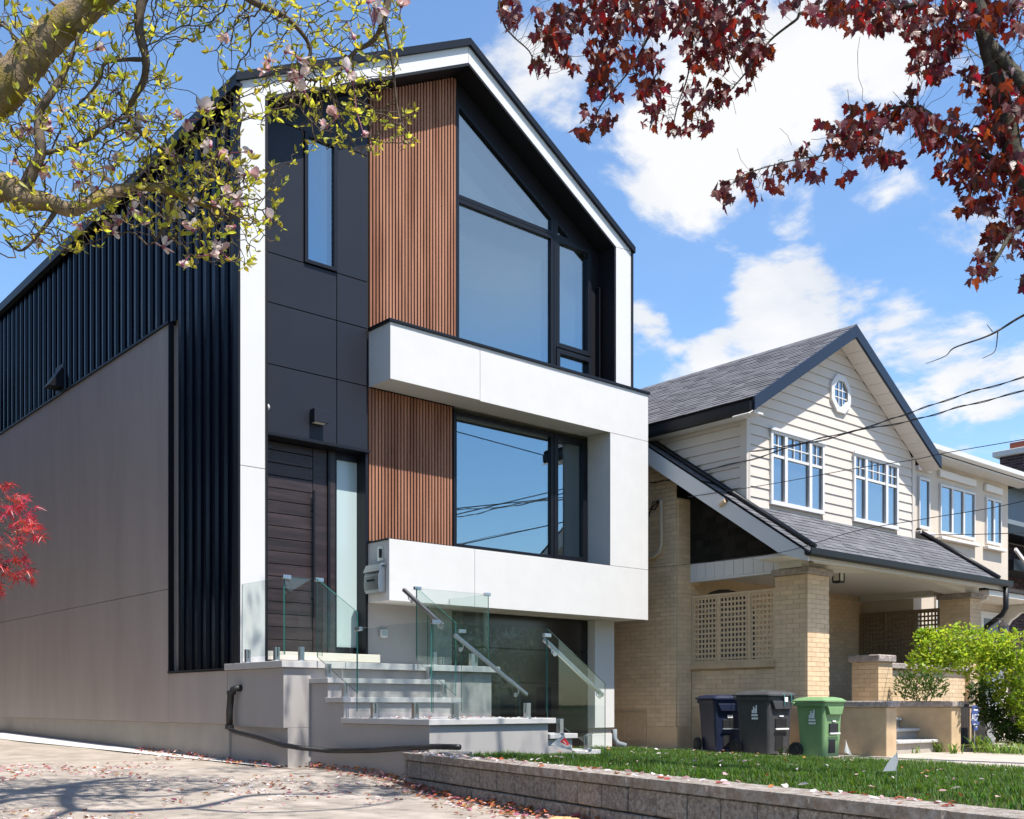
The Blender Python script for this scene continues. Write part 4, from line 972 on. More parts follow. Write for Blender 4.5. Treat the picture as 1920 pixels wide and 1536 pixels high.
# fittings next door
t = thing('porch_lantern', 'small square lantern hanging under the porch ceiling beside the near pier', 'lantern', tuple(atd(1572, 1075, 17.6)))
c = Vector(t.location)
part('lantern_cage', MB().box(c.x-.07, c.x+.07, c.y-.07, c.y+.07, c.z+.05, c.z+.08).box(c.x-.07, c.x+.07, c.y-.07, c.y+.07, c.z-.16, c.z-.13), 'gutter_black', t)
part('lantern_glass', MB().box(c.x-.06, c.x+.06, c.y-.06, c.y+.06, c.z-.129, c.z+.049), 'curtain', t)
lb = MB()
for i in (-1, 1):
    for j in (-1, 1): lb.box(c.x+i*.066-.008, c.x+i*.066+.008, c.y+j*.066-.008, c.y+j*.066+.008, c.z-.13, c.z+.05)
lb.cyl((c.x, c.y, c.z+.11), 'z', .01, .08); part('lantern_frame', lb, 'gutter_black', t)
t = thing('conduit_pipe', 'beige electrical conduit with a curved foot on the brick flank wall', 'conduit', (XF-.05, .2, 3.2))
cz = lambda px, py: onX(px, py, XF-.045)
part('pipe', MB().tube([cz(1238, 936), cz(1240, 940), cz(1240, 1020), cz(1236, 1036), cz(1226, 1044), cz(1205, 1048)], .035, 10), 'conduit', t, smooth=True)
for d in (-.06, .0, .07): part('cable', MB().tube([cz(1236, 938), cz(1226, 948)+Vector((d*.4, 0, -d)), cz(1217, 962)+Vector((0, 0, d))], .011, 6), 'wire', t)
t = thing('flood_light', 'small dusty flood lamp fixed on the white rake board of the porch roof', 'lamp', tuple(onX(1355, 944, 7.58)))
c = Vector(t.location); part('lamp_head', MB().obox(c, (.03, 0, 0), (0, .055, -.03), (0, .012, .025)), 'lattice_tan', t, bevel=.006); part('lamp_base', MB().box(c.x, c.x+.03, c.y-.09, c.y-.05, c.z+.01, c.z+.07), 'wire', t)
t = thing('downspout_foot', 'grey downspout shoe at the foot of the white pier', 'downspout', (7.05, .45, .75))
part('shoe', MB().tube([(7.05, .42, 1.08), (7.05, .42, .92), (7.07, .36, .84), (7.14, .24, .80)], .045, 10), 'grey_siding', t, smooth=True)

# ================================================================== THE STUCCO HOUSE AND THE BRICK HOUSE BEYOND
K = thing('stucco_house', 'cream stucco house with white windows behind the end of the porch roof', 'house', (16, 1, .75))
YK = -1.3
part('front_wall', MB().box(13.78, 17.93, YK, YK+.2, .6, 6.40), 'stucco_cream', K)
part('side_wall', MB().box(13.78, 13.95, YK+.2, 9, .6, 6.4).box(17.75, 17.93, YK+.2, 9, .6, 6.4), 'stucco_cream', K)
part('roof', MB().prism([(YK-.40, 6.50), (4, 8.1), (9.4, 6.5), (9.4, 6.42), (YK-.40, 6.42)], 'x', 13.85, 18.5), 'dark_shingle', K)
part('soffit', MB().box(13.8, 18.45, YK-.39, YK-.001, 6.385, 6.415), 'white_trim', K)
part('gutter', MB().prism([(YK-.39, 6.54), (YK-.39, 6.43), (YK-.44, 6.42), (YK-.50, 6.46), (YK-.505, 6.55)], 'x', 13.6, 18.7), 'white_trim', K)
for (a, b, c, d, nn, lab) in ((13.93, 14.36, 5.0, 6.02, 1, 'narrow window nearest the beige house'), (14.79, 16.29, 4.98, 6.0, 3, 'wide three light window of the cream house'), (16.81, 17.53, 4.98, 5.98, 2, 'two light window at the far end of the cream house')):
    f = MB().box(a, b, YK-.05, YK+.01, d-.05, d).box(a, b, YK-.05, YK+.01, c, c+.06)
    for i in range(nn+1): x = a+(b-a)*i/nn; f.box(max(a, x-.035), min(b, x+.035), YK-.049, YK+.01, c+.06, d-.05)
    w = part('window', f, 'white_trim', K, label=lab, bevel=.003)
    for i in range(nn): part('pane', MB().box(a+(b-a)*i/nn+.035, a+(b-a)*(i+1)/nn-.035, YK-.02, YK-.012, c+.06, d-.05), 'win_glass', w)
    part('window_back', MB().box(a+.03, b-.03, YK-.008, YK-.003, c+.05, d-.04), 'grey_siding', w)
    part('sill', MB().box(a-.08, b+.08, YK-.12, YK-.001, c-.13, c-.06), 'cream_trim', K, bevel=.012)
    for i in range(2): part('lintel', MB().box(a-.06+i*(b-a+.12)/2, a-.06+(i+1)*(b-a+.12)/2-.02, YK-.07+.015*i, YK-.001, d+.13, d+.28), 'cream_trim', K, bevel=.01)
# ground floor seen past the porch: a window behind the lattice, a door and a scrolled canopy
f = MB().box(14.6, 16.2, YK-.05, YK+.01, 3.95, 4.0).box(14.6, 16.2, YK-.05, YK+.01, 2.6, 2.66).box(14.6, 14.66, YK-.049, YK, 2.66, 3.95).box(15.37, 15.43, YK-.049, YK, 2.66, 3.95).box(16.14, 16.2, YK-.049, YK, 2.66, 3.95)
w = part('window', f, 'white_trim', K, label='white ground floor window seen past the porch'); part('pane', MB().box(14.66, 16.14, YK-.02, YK-.01, 2.66, 3.95), 'win_glass', w); part('window_back', MB().box(14.66, 16.14, YK-.006, YK-.002, 2.66, 3.95), 'dark_room', w)
c0 = onY(1842, 1150, -2.0)
part('canopy', MB().box(15.2, 18.5, -2.15, YK-.001, 3.68, 3.80), 'porch_paint', K, bevel=.01)
part('canopy_roof', MB().prism([(-2.2, 3.802), (YK, 4.1), (YK, 3.802)], 'x', 15.1, 18.6), 'dark_shingle', K)
sc = [(YK-.001, 3.08), (YK-.001, 3.678), (-2.05, 3.678), (-2.05, 3.61), (-1.92, 3.58), (-1.80, 3.50), (-1.70, 3.49), (-1.62, 3.42), (-1.50, 3.34), (-1.42, 3.22), (-1.40, 3.10)]
for X in (15.3, 17.6): part('bracket', MB().prism(sc, 'x', X, X+.12), 'porch_paint', K, bevel=.01)
dr = part('door', MB().box(16.5, 17.5, YK-.06, YK-.001, 1.2, 3.5), 'white_trim', K, label='white framed door under the canopy'); part('door_glass', MB().box(16.65, 17.35, YK-.07, YK-.061, 1.5, 3.35), 'grey_siding', dr)
t = thing('wall_lantern', 'small grey lantern on the cream house wall beside its door, above the bright shrub', 'lantern', tuple(atd(1881, 1180, 19.6)))
c = Vector(t.location); part('lantern_roof', MB().tube([(c.x, c.y, c.z+.16), (c.x, c.y, c.z+.05)], [.015, .12], 6), 'planter', t); part('lantern_glass', MB().tube([(c.x, c.y, c.z+.05), (c.x, c.y, c.z-.16)], [.095, .06], 6), 'grey_siding', t); part('lantern_arm', MB().tube([(c.x, c.y, c.z+.16), (c.x, c.y+.1, c.z+.2), (c.x, c.y+.2, c.z+.15)], .012, 6), 'planter', t)
D = thing('brick_house', 'dark purple brick house with a chimney at the right edge behind the cream house', 'house', (24, 5, .75))
dk = []
def dbricks(x0, x1, y, z0, z1):
    z = z0; k = 0
    while z < z1:
        s = x0-(.11 if k % 2 else 0)
        while s < x1:
            a, b = max(s, x0), min(s+.225, x1)
            if b-a > .03: dk.append((((a+b)/2, y+.02, z+.036), (b-a-.014, .04, .062)))
            s += .225
        z += .077; k += 1
cL, cR = onY(1928, 900, 1.0), onY(1940, 900, 1.0); cz1 = onY(1910, 842, 1.0).z
part('chimney', MB().box(cL.x+.02, cL.x+1.3, 1.03, 1.8, 4.5, cz1), 'pale_mortar', D); dbricks(cL.x, cL.x+1.3, 1.0, 4.6, cz1)
ch2 = []
z = 4.6; k = 0
while z < cz1:
    s = 1.04-(.11 if k % 2 else 0)
    while s < 1.8:
        a, b = max(s, 1.04), min(s+.225, 1.8)
        if b-a > .03: ch2.append(((cL.x+.018, (a+b)/2, z+.036), (.036, b-a-.014, .062)))
        s += .225
    z += .077; k += 1
dk += ch2
part('chimney_cap', MB().box(cL.x-.14, cL.x+1.45, .88, 1.95, cz1+.002, cz1+.16), 'pale_concrete', D, bevel=.02); part('chimney_pot', MB().box(cL.x+.2, cL.x+.75, 1.1, 1.6, cz1+.162, cz1+.40), 'red_pot', D)
part('front_wall', MB().box(18.6, 25, -.46, -.2, .5, 5.4), 'pale_mortar', D); dbricks(18.6, 21.2, -.5, .9, 5.3)
part('eave', MB().box(18.4, 25, -1.1, -.1, 5.4, 5.62), 'gutter_black', D); part('porch_rake', MB().beam((18.3, -1.3, 5.0), (21.5, -1.3, 3.4), .05, .07), 'white_trim', D); part('porch_eave', MB().box(18.45, 25, -1.2, -.47, 4.55, 4.8), 'gutter_black', D)
part('upper_wall', MB().box(18.4, 25, .6, 1.0, 5.62, 7.2), 'grey_siding', D); part('flat_roof', MB().box(18.0, 25, .2, 3, 7.2, 7.42), 'grey_siding', D)
pieces('brick', D, dk, 'purple_brick', rest='brickwork')

# ================================================================== BINS, FLAGS, SIGN
def wheelie_bin(name, label, corner, w, d, h, m, yaw=0.0, marks=True):
    """corner: front left foot; front faces -Y before yaw"""
    t = thing(name, label, 'bin', (corner[0], corner[1], .745), 'wheeled bins beside the porch')
    R = Matrix.Rotation(yaw, 4, 'Z'); o = Vector(t.location)
    def tr(mb): mb.v = [tuple(o+(R @ Vector(v))) for v in mb.v]; return mb
    # body: tapering shell through rounded rectangles
    def ring(x0, x1, y0, y1, z, r=.05, n=4):
        pts = []
        for cx_, cy_, a0 in ((x1-r, y1-r, 0), (x0+r, y1-r, 90), (x0+r, y0+r, 180), (x1-r, y0+r, 270)):
            for i in range(n+1): a = math.radians(a0+90*i/n); pts.append((cx_+r*math.cos(a), cy_+r*math.sin(a), z))
        return pts
    def loft(rings):
        mb = MB(); n = len(rings[0]); v = [p for r_ in rings for p in r_]
        f = [(i*n+k, i*n+(k+1) % n, (i+1)*n+(k+1) % n, (i+1)*n+k) for i in range(len(rings)-1) for k in range(n)]
        f += [tuple(range(n))[::-1], tuple(range((len(rings)-1)*n, len(rings)*n))]; return mb.add(v, f)
    tp = .055
    body = loft([ring(tp, w-tp, tp*.6, d-.05, .02), ring(tp*.7, w-tp*.7, tp*.4, d-.03, h*.30), ring(tp*.45, w-tp*.45, tp*.25, d-.015, h*.62), ring(.012, w-.012, .01, d, h*.84)])
    part('bin_body', tr(body), m, t)
    part('rim', tr(loft([ring(-.012, w+.012, -.012, d+.01, h*.835), ring(-.018, w+.018, -.018, d+.014, h*.885), ring(-.010, w+.010, -.012, d+.01, h*.90)])), m, t)
    part('lid', tr(loft([ring(-.028, w+.028, -.045, d+.05, h*.902), ring(-.028, w+.028, -.045, d+.05, h*.925), ring(.02, w-.02, .0, d, h*.965), ring(.09, w-.09, .08, d-.1, h*.985)])), m, t)
    part('front_skirt', tr(MB().prism([(w*.10, h*.83), (w*.90, h*.83), (w*.80, h*.70), (w*.20, h*.70)], 'y', -.035, .012)), m, t, bevel=.008)
    part('lift_recess', tr(MB().box(w*.28, w*.72, tp*.25-.016, tp*.25+.01, h*.40, h*.56)), 'bin_dark', t, bevel=.008)
    part('lift_bar', tr(MB().box(w*.25, w*.75, tp*.25-.04, tp*.25-.018, h*.385, h*.41)), 'print_white' if m != 'bin_blue' else 'grey_siding', t, bevel=.004)
    part('toe_recess', tr(MB().box(w*.30, w*.62, tp*.5-.012, tp*.5+.012, h*.08, h*.30)), 'bin_dark', t, bevel=.01)
    part('handle', tr(MB().tube([(w*.2, d+.05, h*.86), (w*.2, d+.12, h*.89), (w*.8, d+.12, h*.89), (w*.8, d+.05, h*.86)], .016, 8)), m, t)
    part('axle', tr(MB().tube([(-.0, d-.02, .10), (w, d-.02, .10)], .012, 8)), 'steel', t)
    for x in (-.005, w+.005-.0):
        wh = tr(MB().cyl((x, d-.02, .11), 'x', .11, .055, 20)); wl = part('wheel', wh, 'rubber', t, bevel=.012)
        part('hub', tr(MB().cyl((x, d-.02, .11), 'x', .055, .07, 12)), 'bin_dark', wl)
    if marks:
        # printed emblem: a pair of towers over bars, on the near side
        yb_ = d*.42; X = .012; e = MB()
        for dy, z0, z1 in ((-.035, .0, .05), (-.012, .0, .10), (.014, .0, .075), (.036, .0, .12)):
            e.box(X-.016, X-.010, yb_-dy-.009, yb_-dy+.009, h*.64+z0, h*.64+z1)
        e.box(X-.010, X-.004, yb_-.055, yb_+.055, h*.595, h*.625); e.box(X-.002, X+.003, yb_-.055, yb_+.055, h*.545, h*.575)
        part('emblem', tr(e), 'print_white', t)
    else:
        e = MB(); yf = .016
        for dx in (-.04, -.015, .012, .035): e.box(w*.5+dx-.008, w*.5+dx+.008, yf-.022, yf-.014, h*.60, h*.635)
        part('emblem', tr(e), 'grey_siding', t)
    part('label', tr(MB().box(w*.42, w*.58, tp*.25-.02, tp*.25-.004, h*.585, h*.605)), 'print_white', t)
    return t
c = onZ(1545, 1423, .745); wheelie_bin('wheeled_bin', 'green wheeled bin standing apart from the other two by the porch wall', c, .50, .47, .87, 'bin_green')
c = onZ(1441, 1417, .745); g_ = wheelie_bin('wheeled_bin', 'grey wheeled bin with teal cords over its lid', c, .64, .60, .97, 'bin_grey')
cd_ = MB(); o = Vector(g_.location)
for dx in (.30, .48): cd_.tube([o+Vector((dx, .35, .955)), o+Vector((dx, .1, .945)), o+Vector((dx+.02, -.05, .90)), o+Vector((dx+.03, -.055, .74))], .008, 6)
M['teal_cord'] = mat('teal_cord', (.10, .30, .27), .6); part('cord', cd_, 'teal_cord', g_)
part('tag', MB().box(o.x+.32, o.x+.40, o.y-.06, o.y-.05, o.z+.79, o.z+.86), 'print_white', g_)
c = onZ(1339, 1411, .745); wheelie_bin('wheeled_bin', 'dark blue wheeled bin half hidden behind the grey bin', c, .56, .58, .92, 'bin_blue', yaw=-.42, marks=False)

FG = 'small marker flags stuck in the lawn'
def flag(label, pole_top, pole_bot, tri, d, mark=False, sag=.008):
    t = thing('marker_flag', label, 'flag', tuple(atd(*pole_bot, d)), FG)
    part('stake', MB().tube([atd(*pole_bot, d), atd(*pole_top, d)], .0022, 5), 'steel', t)
    P_ = [atd(p[0], p[1], d+p[2]) for p in tri]; n = 6; v = []; f = []; idx = {}
    for i in range(n+1):
        for j in range(n+1-i):
            a, b = i/n, j/n; p = P_[0]*(1-a-b)+P_[1]*a+P_[2]*b; p = p+Vector((0, 1, 0))*sag*math.sin((a-b)*4); idx[i, j] = len(v); v.append(p)
    for i in range(n):
        for j in range(n-i):
            f.append((idx[i, j], idx[i+1, j], idx[i, j+1]))
            if i+j < n-1: f.append((idx[i+1, j], idx[i+1, j+1], idx[i, j+1]))
    part('pennant', MB().add(v, f), 'flag_white', t)
    if mark:
        q = [atd(1050, 1391, d-.03), atd(1059, 1383, d-.03), atd(1068, 1396, d-.03), atd(1064, 1398, d-.03)]
        part('print', MB().add(q, [(0, 1, 2, 3)]), 'flag_red', t)
        part('print', MB().add([atd(1055.5, 1390, d-.035), atd(1057, 1388.5, d-.035), atd(1062.5, 1395, d-.035), atd(1061.5, 1395.5, d-.035)], [(0, 1, 2, 3)]), 'flag_white', t)
flag('white marker flag with a red print before the porch steps', (1074, 1406), (1075, 1440), [(1033, 1397, 0), (1057, 1377, -.02), (1074, 1408, 0)], 9.3, True)
flag('plain white marker flag leaning nearest the camera on the lawn', (1682, 1409), (1680, 1492), [(1682, 1411, 0), (1653, 1447, .03), (1682, 1445, 0)], 7.2)
flag('small white marker flag against the tan stair wall beside the green bin', (1583, 1390), (1583, 1425), [(1586, 1386, 0), (1597, 1416, .03), (1583, 1411, 0)], 14.3)

t = thing('yard_sign', 'small blue octagonal security sign on a stake in the front garden', 'sign', tuple(onZ(1829, 1404, .75)))
c = Vector(t.location); zc = atd(1829, 1346, (c-Vector(CAM)).dot(Vector((cF, sF, 0)))).z
part('stake', MB().box(c.x-.012, c.x+.012, c.y+.012, c.y+.022, .7, zc), 'steel', t)
oc_ = [(c.x+.15*math.cos(math.pi/8+i*math.pi/4), zc+.23*math.sin(math.pi/8+i*math.pi/4)) for i in range(8)]
part('board', MB().prism(oc_, 'y', c.y-.004, c.y+.01), 'sign_blue', t)
textmesh('ADT', .155, 'print_white', t, (c.x, c.y-.006, zc), (math.pi/2, 0, 0))
part('print', MB().box(c.x-.07, c.x+.07, c.y-.0055, c.y-.0041, zc+.12, zc+.145).box(c.x-.075, c.x+.075, c.y-.0055, c.y-.0041, zc-.125, zc-.10).box(c.x-.05, c.x+.05, c.y-.0055, c.y-.0041, zc-.16, zc-.14), 'print_white', t)

# garden furniture of the front garden
c = onZ(1812, 1400, .75)
t = thing('planter_box', 'dark slatted planter box beside the tan stair wall', 'planter', (c.x+.3, c.y+.5, .75))
b = MB(); 
for i in range(7): part('slat', MB().box(c.x+i*.10, c.x+.092+i*.10, c.y+.3, c.y+.33, .72, 1.50), 'planter', t)
part('side', MB().box(c.x-.02, c.x-.003, c.y+.3, c.y+.9, .72, 1.50).box(c.x+.70, c.x+.72, c.y+.3, c.y+.9, .72, 1.5), 'planter', t)
part('rim', MB().box(c.x-.04, c.x+.74, c.y+.27, c.y+.36, 1.502, 1.54), 'planter', t); part('soil', MB().box(c.x, c.x+.7, c.y+.34, c.y+.9, .8, 1.40), 'soil', t)
c = onZ(1880, 1400, .75)
t = thing('stone_post', 'weathered grey stone post half hidden by the shrubs', 'post', (c.x, c.y+.3, .75)); part('post', MB().box(c.x-.16, c.x+.16, c.y+.2, c.y+.5, .7, 1.42), 'grey_stone', t, bevel=.03); part('post_cap', MB().box(c.x-.19, c.x+.19, c.y+.17, c.y+.53, 1.422, 1.48), 'grey_stone', t, bevel=.02)
gb = MB(); 
for i, (px, py) in enumerate(((1806, 1396), (1850, 1400), (1895, 1399), (1925, 1397))):
    c = onZ(px, py, .75); gb = MB().box(c.x-.26, c.x+.25, c.y-.05, c.y+.1, .72, .83); part('edging_stone', gb, 'grey_stone', None, bevel=.025, label='', cat='stone') if False else None
grid('garden_soil', 10.4, 19, 24, -4.7, -2.5, 8, lambda x, y: .762+.05*math.sin(x*3)*math.sin(y*4), 'soil')

# flat slab on the wall end and the torn paper at its foot
a = atd(850, 1409, 10.25); t = thing('flat_slab', 'thin pale broken slab lying on the end of the block wall under the hose', 'slab', (a.x, a.y, 1.016))
part('slab', MB().prism([(a.x-.16, a.y-.10), (a.x+.06, a.y-.14), (a.x+.22, a.y-.02), (a.x+.16, a.y+.09), (a.x-.10, a.y+.10)], 'z', 1.016, 1.036), 'cap_block', t, bevel=.004)
a = atd(1055, 1531, 7.6); t = thing('paper_scrap', 'crumpled tan paper scrap at the foot of the block wall', 'paper', (a.x, a.y, .64))
v = []; f = []; n = 7
for i in range(n):
    for j in range(n):
        v.append((a.x-.19+.38*i/(n-1)+jit(.012), a.y-.13+.26*j/(n-1)+jit(.012), .655+.05*math.exp(-((i-3)**2+(j-3)**2)/5)+jit(.012)))
for i in range(n-1):
    for j in range(n-1): f.append((i*n+j, (i+1)*n+j, (i+1)*n+j+1, i*n+j+1))
part('sheet', MB().add(v, f), 'paper', t)

# ================================================================== WIRES
def smooth_path(pts, k=6):
    pts = [Vector(p) for p in pts]; out = []
    for i in range(len(pts)-1):
        p0, p1, p2, p3 = pts[max(i-1, 0)], pts[i], pts[i+1], pts[min(i+2, len(pts)-1)]
        for j in range(k):
            t = j/k; out.append(.5*((2*p1)+(p2-p0)*t+(2*p0-5*p1+4*p2-p3)*t*t+(3*p1-p0-3*p2+p3)*t**3))
    out.append(pts[-1]); return out
def wire(label, pts, d0, d1, r=.009, m='wire', twist=0, name='utility_wire'):
    x0, x1 = pts[0][0], pts[-1][0]; P_ = []
    for px, py in pts:
        u = (px-x0)/(x1-x0); d = 1/((1-u)/d0+u/d1); P_.append(atd(px, py, d))
    P_ = smooth_path(P_, 8); mb = MB().tube(P_, r, 6)
    if twist:
        q = [p+Vector((0, math.sin(i*.9)*.016, math.cos(i*.9)*.016)) for i, p in enumerate(P_)]; mb.tube(q, r*.8, 5)
    o = part(name, mb, m, None, label=label, cat='wire', group='utility wires on the right')
    return o
wire('twisted service wire meeting the beige house, upper of the close pair', [(1217, 860), (1300, 856), (1411, 846), (1538, 826), (1640, 796), (1712, 772), (1812, 738), (1920, 708), (2150, 640)], 18.6, 12.5, .0065, twist=1)
wire('twisted service wire meeting the beige house, lower of the close pair', [(1219, 905), (1245, 902), (1296, 888), (1411, 861), (1508, 830), (1604, 808), (1708, 789), (1797, 764), (1920, 733), (2150, 668)], 18.4, 12.5, .0065, twist=1)
wire('thin wire crossing the windows of the gable to the tip of its eave', [(1290, 932), (1450, 907), (1596, 880), (1714, 862), (1770, 850), (1920, 824), (2150, 784)], 17.4, 12.5, .005)
wire('thin wire sagging low across the porch roof', [(1215, 1065), (1350, 1052), (1473, 1034), (1604, 996), (1740, 972), (1900, 944), (2150, 880)], 17.8, 12.5, .005)
wire('short straight wire in front of the cream house sills', [(1740, 1003), (1830, 1002), (1920, 999), (2150, 990)], 18.0, 12.5, .006)
wire('wire slanting through the red maple in the top right corner', [(1600, -60), (1690, 0), (1760, 50), (1830, 102), (1920, 172), (2150, 350)], 11.0, 12.5, .009, 'wire_pale')
pp = atd(2150, 1560, 12.5)
t = thing('utility_pole', 'wooden utility pole outside the right edge carrying the wires', 'pole', (pp.x, pp.y, .3)); part('pole', MB().tube([(pp.x, pp.y, .2), (pp.x, pp.y, 10.5)], [.15, .11], 12), 'pole_wood', t); part('crossarm', MB().box(pp.x-1.0, pp.x+1.0, pp.y-.16, pp.y-.05, 8.6, 8.72), 'pole_wood', t)
# street wires behind the camera, mirrored in the lower window
def mirrored(px, py, Y):
    r = ray(px, py); t = (.37-CAM[1])/r[1]; p = CAM+t*r; r2 = r*np.array([1, -1, 1]); return Vector(p+r2*((Y-p[1])/r2[1]))
for lab, pts in (('street wire behind the camera, crossing high in the lower window reflection', [(851, 966), (1035, 922)]), ('street wire behind the camera, flatter of the crossing pair', [(851, 954), (1035, 935)]), ('street wire behind the camera, lowest in the lower window reflection', [(860, 1022), (1035, 984)]), ('street wire behind the camera, topmost in the lower window reflection', [(851, 808), (1035, 858)])):
    a, b = mirrored(*pts[0], -17), mirrored(*pts[1], -17); d = b-a
    part('utility_wire', MB().tube([a-d*.6, b+d*1.2], .02, 6), 'wire', None, label=lab, cat='wire', group='street wires behind the camera')

# ================================================================== TREES
def colonize(seeds, A, step, infl, kill, iters=90, noise=.25, up=0.0, maxkids=3, rs=RS):
    """space colonisation: seeds (n,3) existing wood, A attractors; returns positions and parent index"""
    P_ = np.array(seeds, float); par = [-1]*len(P_); kids = np.zeros(len(P_), int); A = np.array(A, float)
    D2 = ((A[:, None]-P_[None])**2).sum(-1); near = D2.argmin(1); dist = np.sqrt(D2.min(1)); alive = np.ones(len(A), bool)
    for it in range(iters):
        act = np.where(alive & (dist < infl))[0]
        if len(act) == 0: break
        dirs = {}
        for a in act: dirs.setdefault(near[a], []).append(a)
        new = []; npar = []
        for i, al in dirs.items():
            if kids[i] >= maxkids: continue
            v = A[al]-P_[i]; v = (v/np.linalg.norm(v, axis=1)[:, None]).sum(0); nv = np.linalg.norm(v)
            if nv < 1e-6: continue
            v = v/nv+rs.normal(0, noise, 3); v[2] += up; v /= np.linalg.norm(v)
            new.append(P_[i]+v*step); npar.append(i); kids[i] += 1
        if not new: break
        base = len(P_); new = np.array(new); P_ = np.vstack([P_, new]); par += npar; kids = np.concatenate([kids, np.zeros(len(new), int)])
        idx = np.where(alive)[0]; D2 = ((A[idx][:, None]-new[None])**2).sum(-1); j = D2.argmin(1); dn = np.sqrt(D2.min(1))
        better = dn < dist[idx]; near[idx[better]] = base+j[better]; dist[idx[better]] = dn[better]
        alive &= dist > kill
    return P_, np.array(par), kids
def twig_mesh(name, P_, par, nseed, tip, e, rmax, m, parent, sides=4, keep=None):
    n = len(P_); r = np.zeros(n)
    for i in range(n-1, nseed-1, -1):
        if r[i] == 0: r[i] = tip**e
        if par[i] >= nseed: r[par[i]] += r[i]
    r = np.minimum(np.maximum(r, 1e-12)**(1/e), rmax); i = np.arange(nseed, n); i = i if keep is None else i[keep[nseed:]]; pa = par[i]; ra = np.where(pa >= nseed, r[pa], r[i]); rb = r[i]
    a, b = P_[pa], P_[i]; d = b-a; d /= np.linalg.norm(d, axis=1)[:, None]+1e-9
    ref = np.where(np.abs(d[:, 2:3]) < .8, np.array([[0, 0, 1.]]), np.array([[1., 0, 0]])); u = np.cross(d, ref); u /= np.linalg.norm(u, axis=1)[:, None]; w_ = np.cross(d, u)
    V = []
    for k in range(sides):
        c, s_ = math.cos(2*math.pi*k/sides), math.sin(2*math.pi*k/sides); V.append(a+(u*c+w_*s_)*ra[:, None])
    for k in range(sides):
        c, s_ = math.cos(2*math.pi*k/sides), math.sin(2*math.pi*k/sides); V.append(b+(u*c+w_*s_)*rb[:, None])
    V = np.stack(V, 1).reshape(-1, 3); base = (np.arange(len(i))*2*sides)[:, None]
    F = np.concatenate([base+np.array([k, (k+1) % sides, sides+(k+1) % sides, sides+k]) for k in range(sides)], 0)
    return fast(name, V, F, m, parent, kind='stuff', smooth=True)
def limb(name, path, m, parent, label=None, bumpy=.06, n=14, k=8):
    """path: (px,py,depth,radius)"""
    P_ = smooth_path([atd(p[0], p[1], p[2]) for p in path], k); R_ = np.interp(np.linspace(0, len(path)-1, len(P_)), range(len(path)), [p[3] for p in path])
    R_ = [r_*(1+jit(bumpy)) for r_ in R_]
    part(name, MB().tube(P_, R_, n), m, parent, smooth=True, label=label); return P_
def rot_to(direction, spin, s):
    d = Vector(direction).normalized(); q = d.to_track_quat('Y', 'Z'); return Matrix.Rotation(0, 4, 'X') @ (q.to_matrix().to_4x4() @ Matrix.Rotation(spin, 4, 'Y') @ Matrix.Scale(s, 4))
def leaves(parent, tv, tf, mats, m, nsingle=300, name='leaf', rest='foliage'):
    """the largest-looking leaves single objects, the rest one part"""
    pos = np.array([mm.translation for mm in mats]); x, y, d = proj(pos); vis = (x > 0) & (x < 1920) & (y > 0) & (y < 1536) & (d > .3)
    sc = np.array([mm.col[1].xyz.length for mm in mats])/np.maximum(d, .3)*vis; order = np.argsort(-sc); me = bpy.data.meshes.new(name)
    me.from_pydata([tuple(v) for v in tv], [], [tuple(f) for f in tf]); me.materials.append(M[m]); of = Matrix.Translation(-org(parent))
    take = [i for i in order[:nsingle] if vis[i]]
    for i in take:
        o = bpy.data.objects.new(name, me); o.matrix_local = of @ mats[i]; link(o, parent); o.matrix_local = of @ mats[i]
    ts = set(take); rm_ = [np.array(mats[i]) for i in range(len(mats)) if i not in ts]
    if rm_:
        tri = np.array([f for f in tf]); V, F = stamp(tv, tri, rm_); fast(rest, V, F, m, parent, kind='stuff')
LEAF_V = [(0, 0, 0), (.17, .30, .03), (.20, .58, .05), (0, 1, .02), (-.20, .58, .05), (-.17, .30, .03), (0, .5, -.03)]
LEAF_F = [(0, 1, 6, 0), (1, 2, 6, 1), (2, 3, 6, 2), (3, 4, 6, 3), (4, 5, 6, 4), (5, 0, 6, 5)]
LEAF_F = [(a, b, c) for a, b, c, _ in LEAF_F]
half = [(0, 0), (.16, -.05), (.34, -.10), (.31, .02), (.44, .07), (.37, .13), (.58, .27), (.45, .30), (.47, .40), (.30, .38), (.20, .42), (.25, .56), (.18, .58), (.17, .70), (.08, .72), (0, .95)]
ML_V = [(0, .26, -.04)]+[(x, y, .28*abs(x)-.16*y*y) for x, y in half]+[(-x, y, .28*abs(x)-.16*y*y) for x, y in half[-2:0:-1]]
ML_F = [(0, i, i+1 if i+1 < len(ML_V) else 1) for i in range(1, len(ML_V))]

# ---- magnolia, upper left
MF = 1.3      # how far out the magnolia stands, in units of the first survey
T = thing('magnolia_tree', 'old mossy magnolia in pale leaf and pink flower hanging over the upper left', 'tree', tuple(atd(-330, 1640, 5.5*MF)))
T.location.z = .62
wood = []
wood += limb('trunk', [(p[0], p[1], p[2]*MF, p[3]*MF*.8) for p in [(-330, 1660, 5.5, .20), (-332, 1300, 5.5, .18), (-325, 1000, 5.5, .17), (-300, 700, 5.5, .16), (-210, 400, 5.45, .145), (-90, 250, 5.4, .132), (0, 172, 5.4, .124), (50, 118, 5.4, .108), (90, 72, 5.4, .102), (150, 22, 5.4, .094), (200, -20, 5.4, .09), (300, -120, 5.5, .08), (460, -300, 5.7, .08), (620, -480, 6, .05)]], 'mag_bark', T)
def mlimb(path, m='mag_bark', n=10): 
    global wood
    P_ = limb('limb', [(p[0], p[1], p[2]*MF, p[3]*MF) for p in path], m, T, bumpy=.09, n=n, k=7); wood += P_
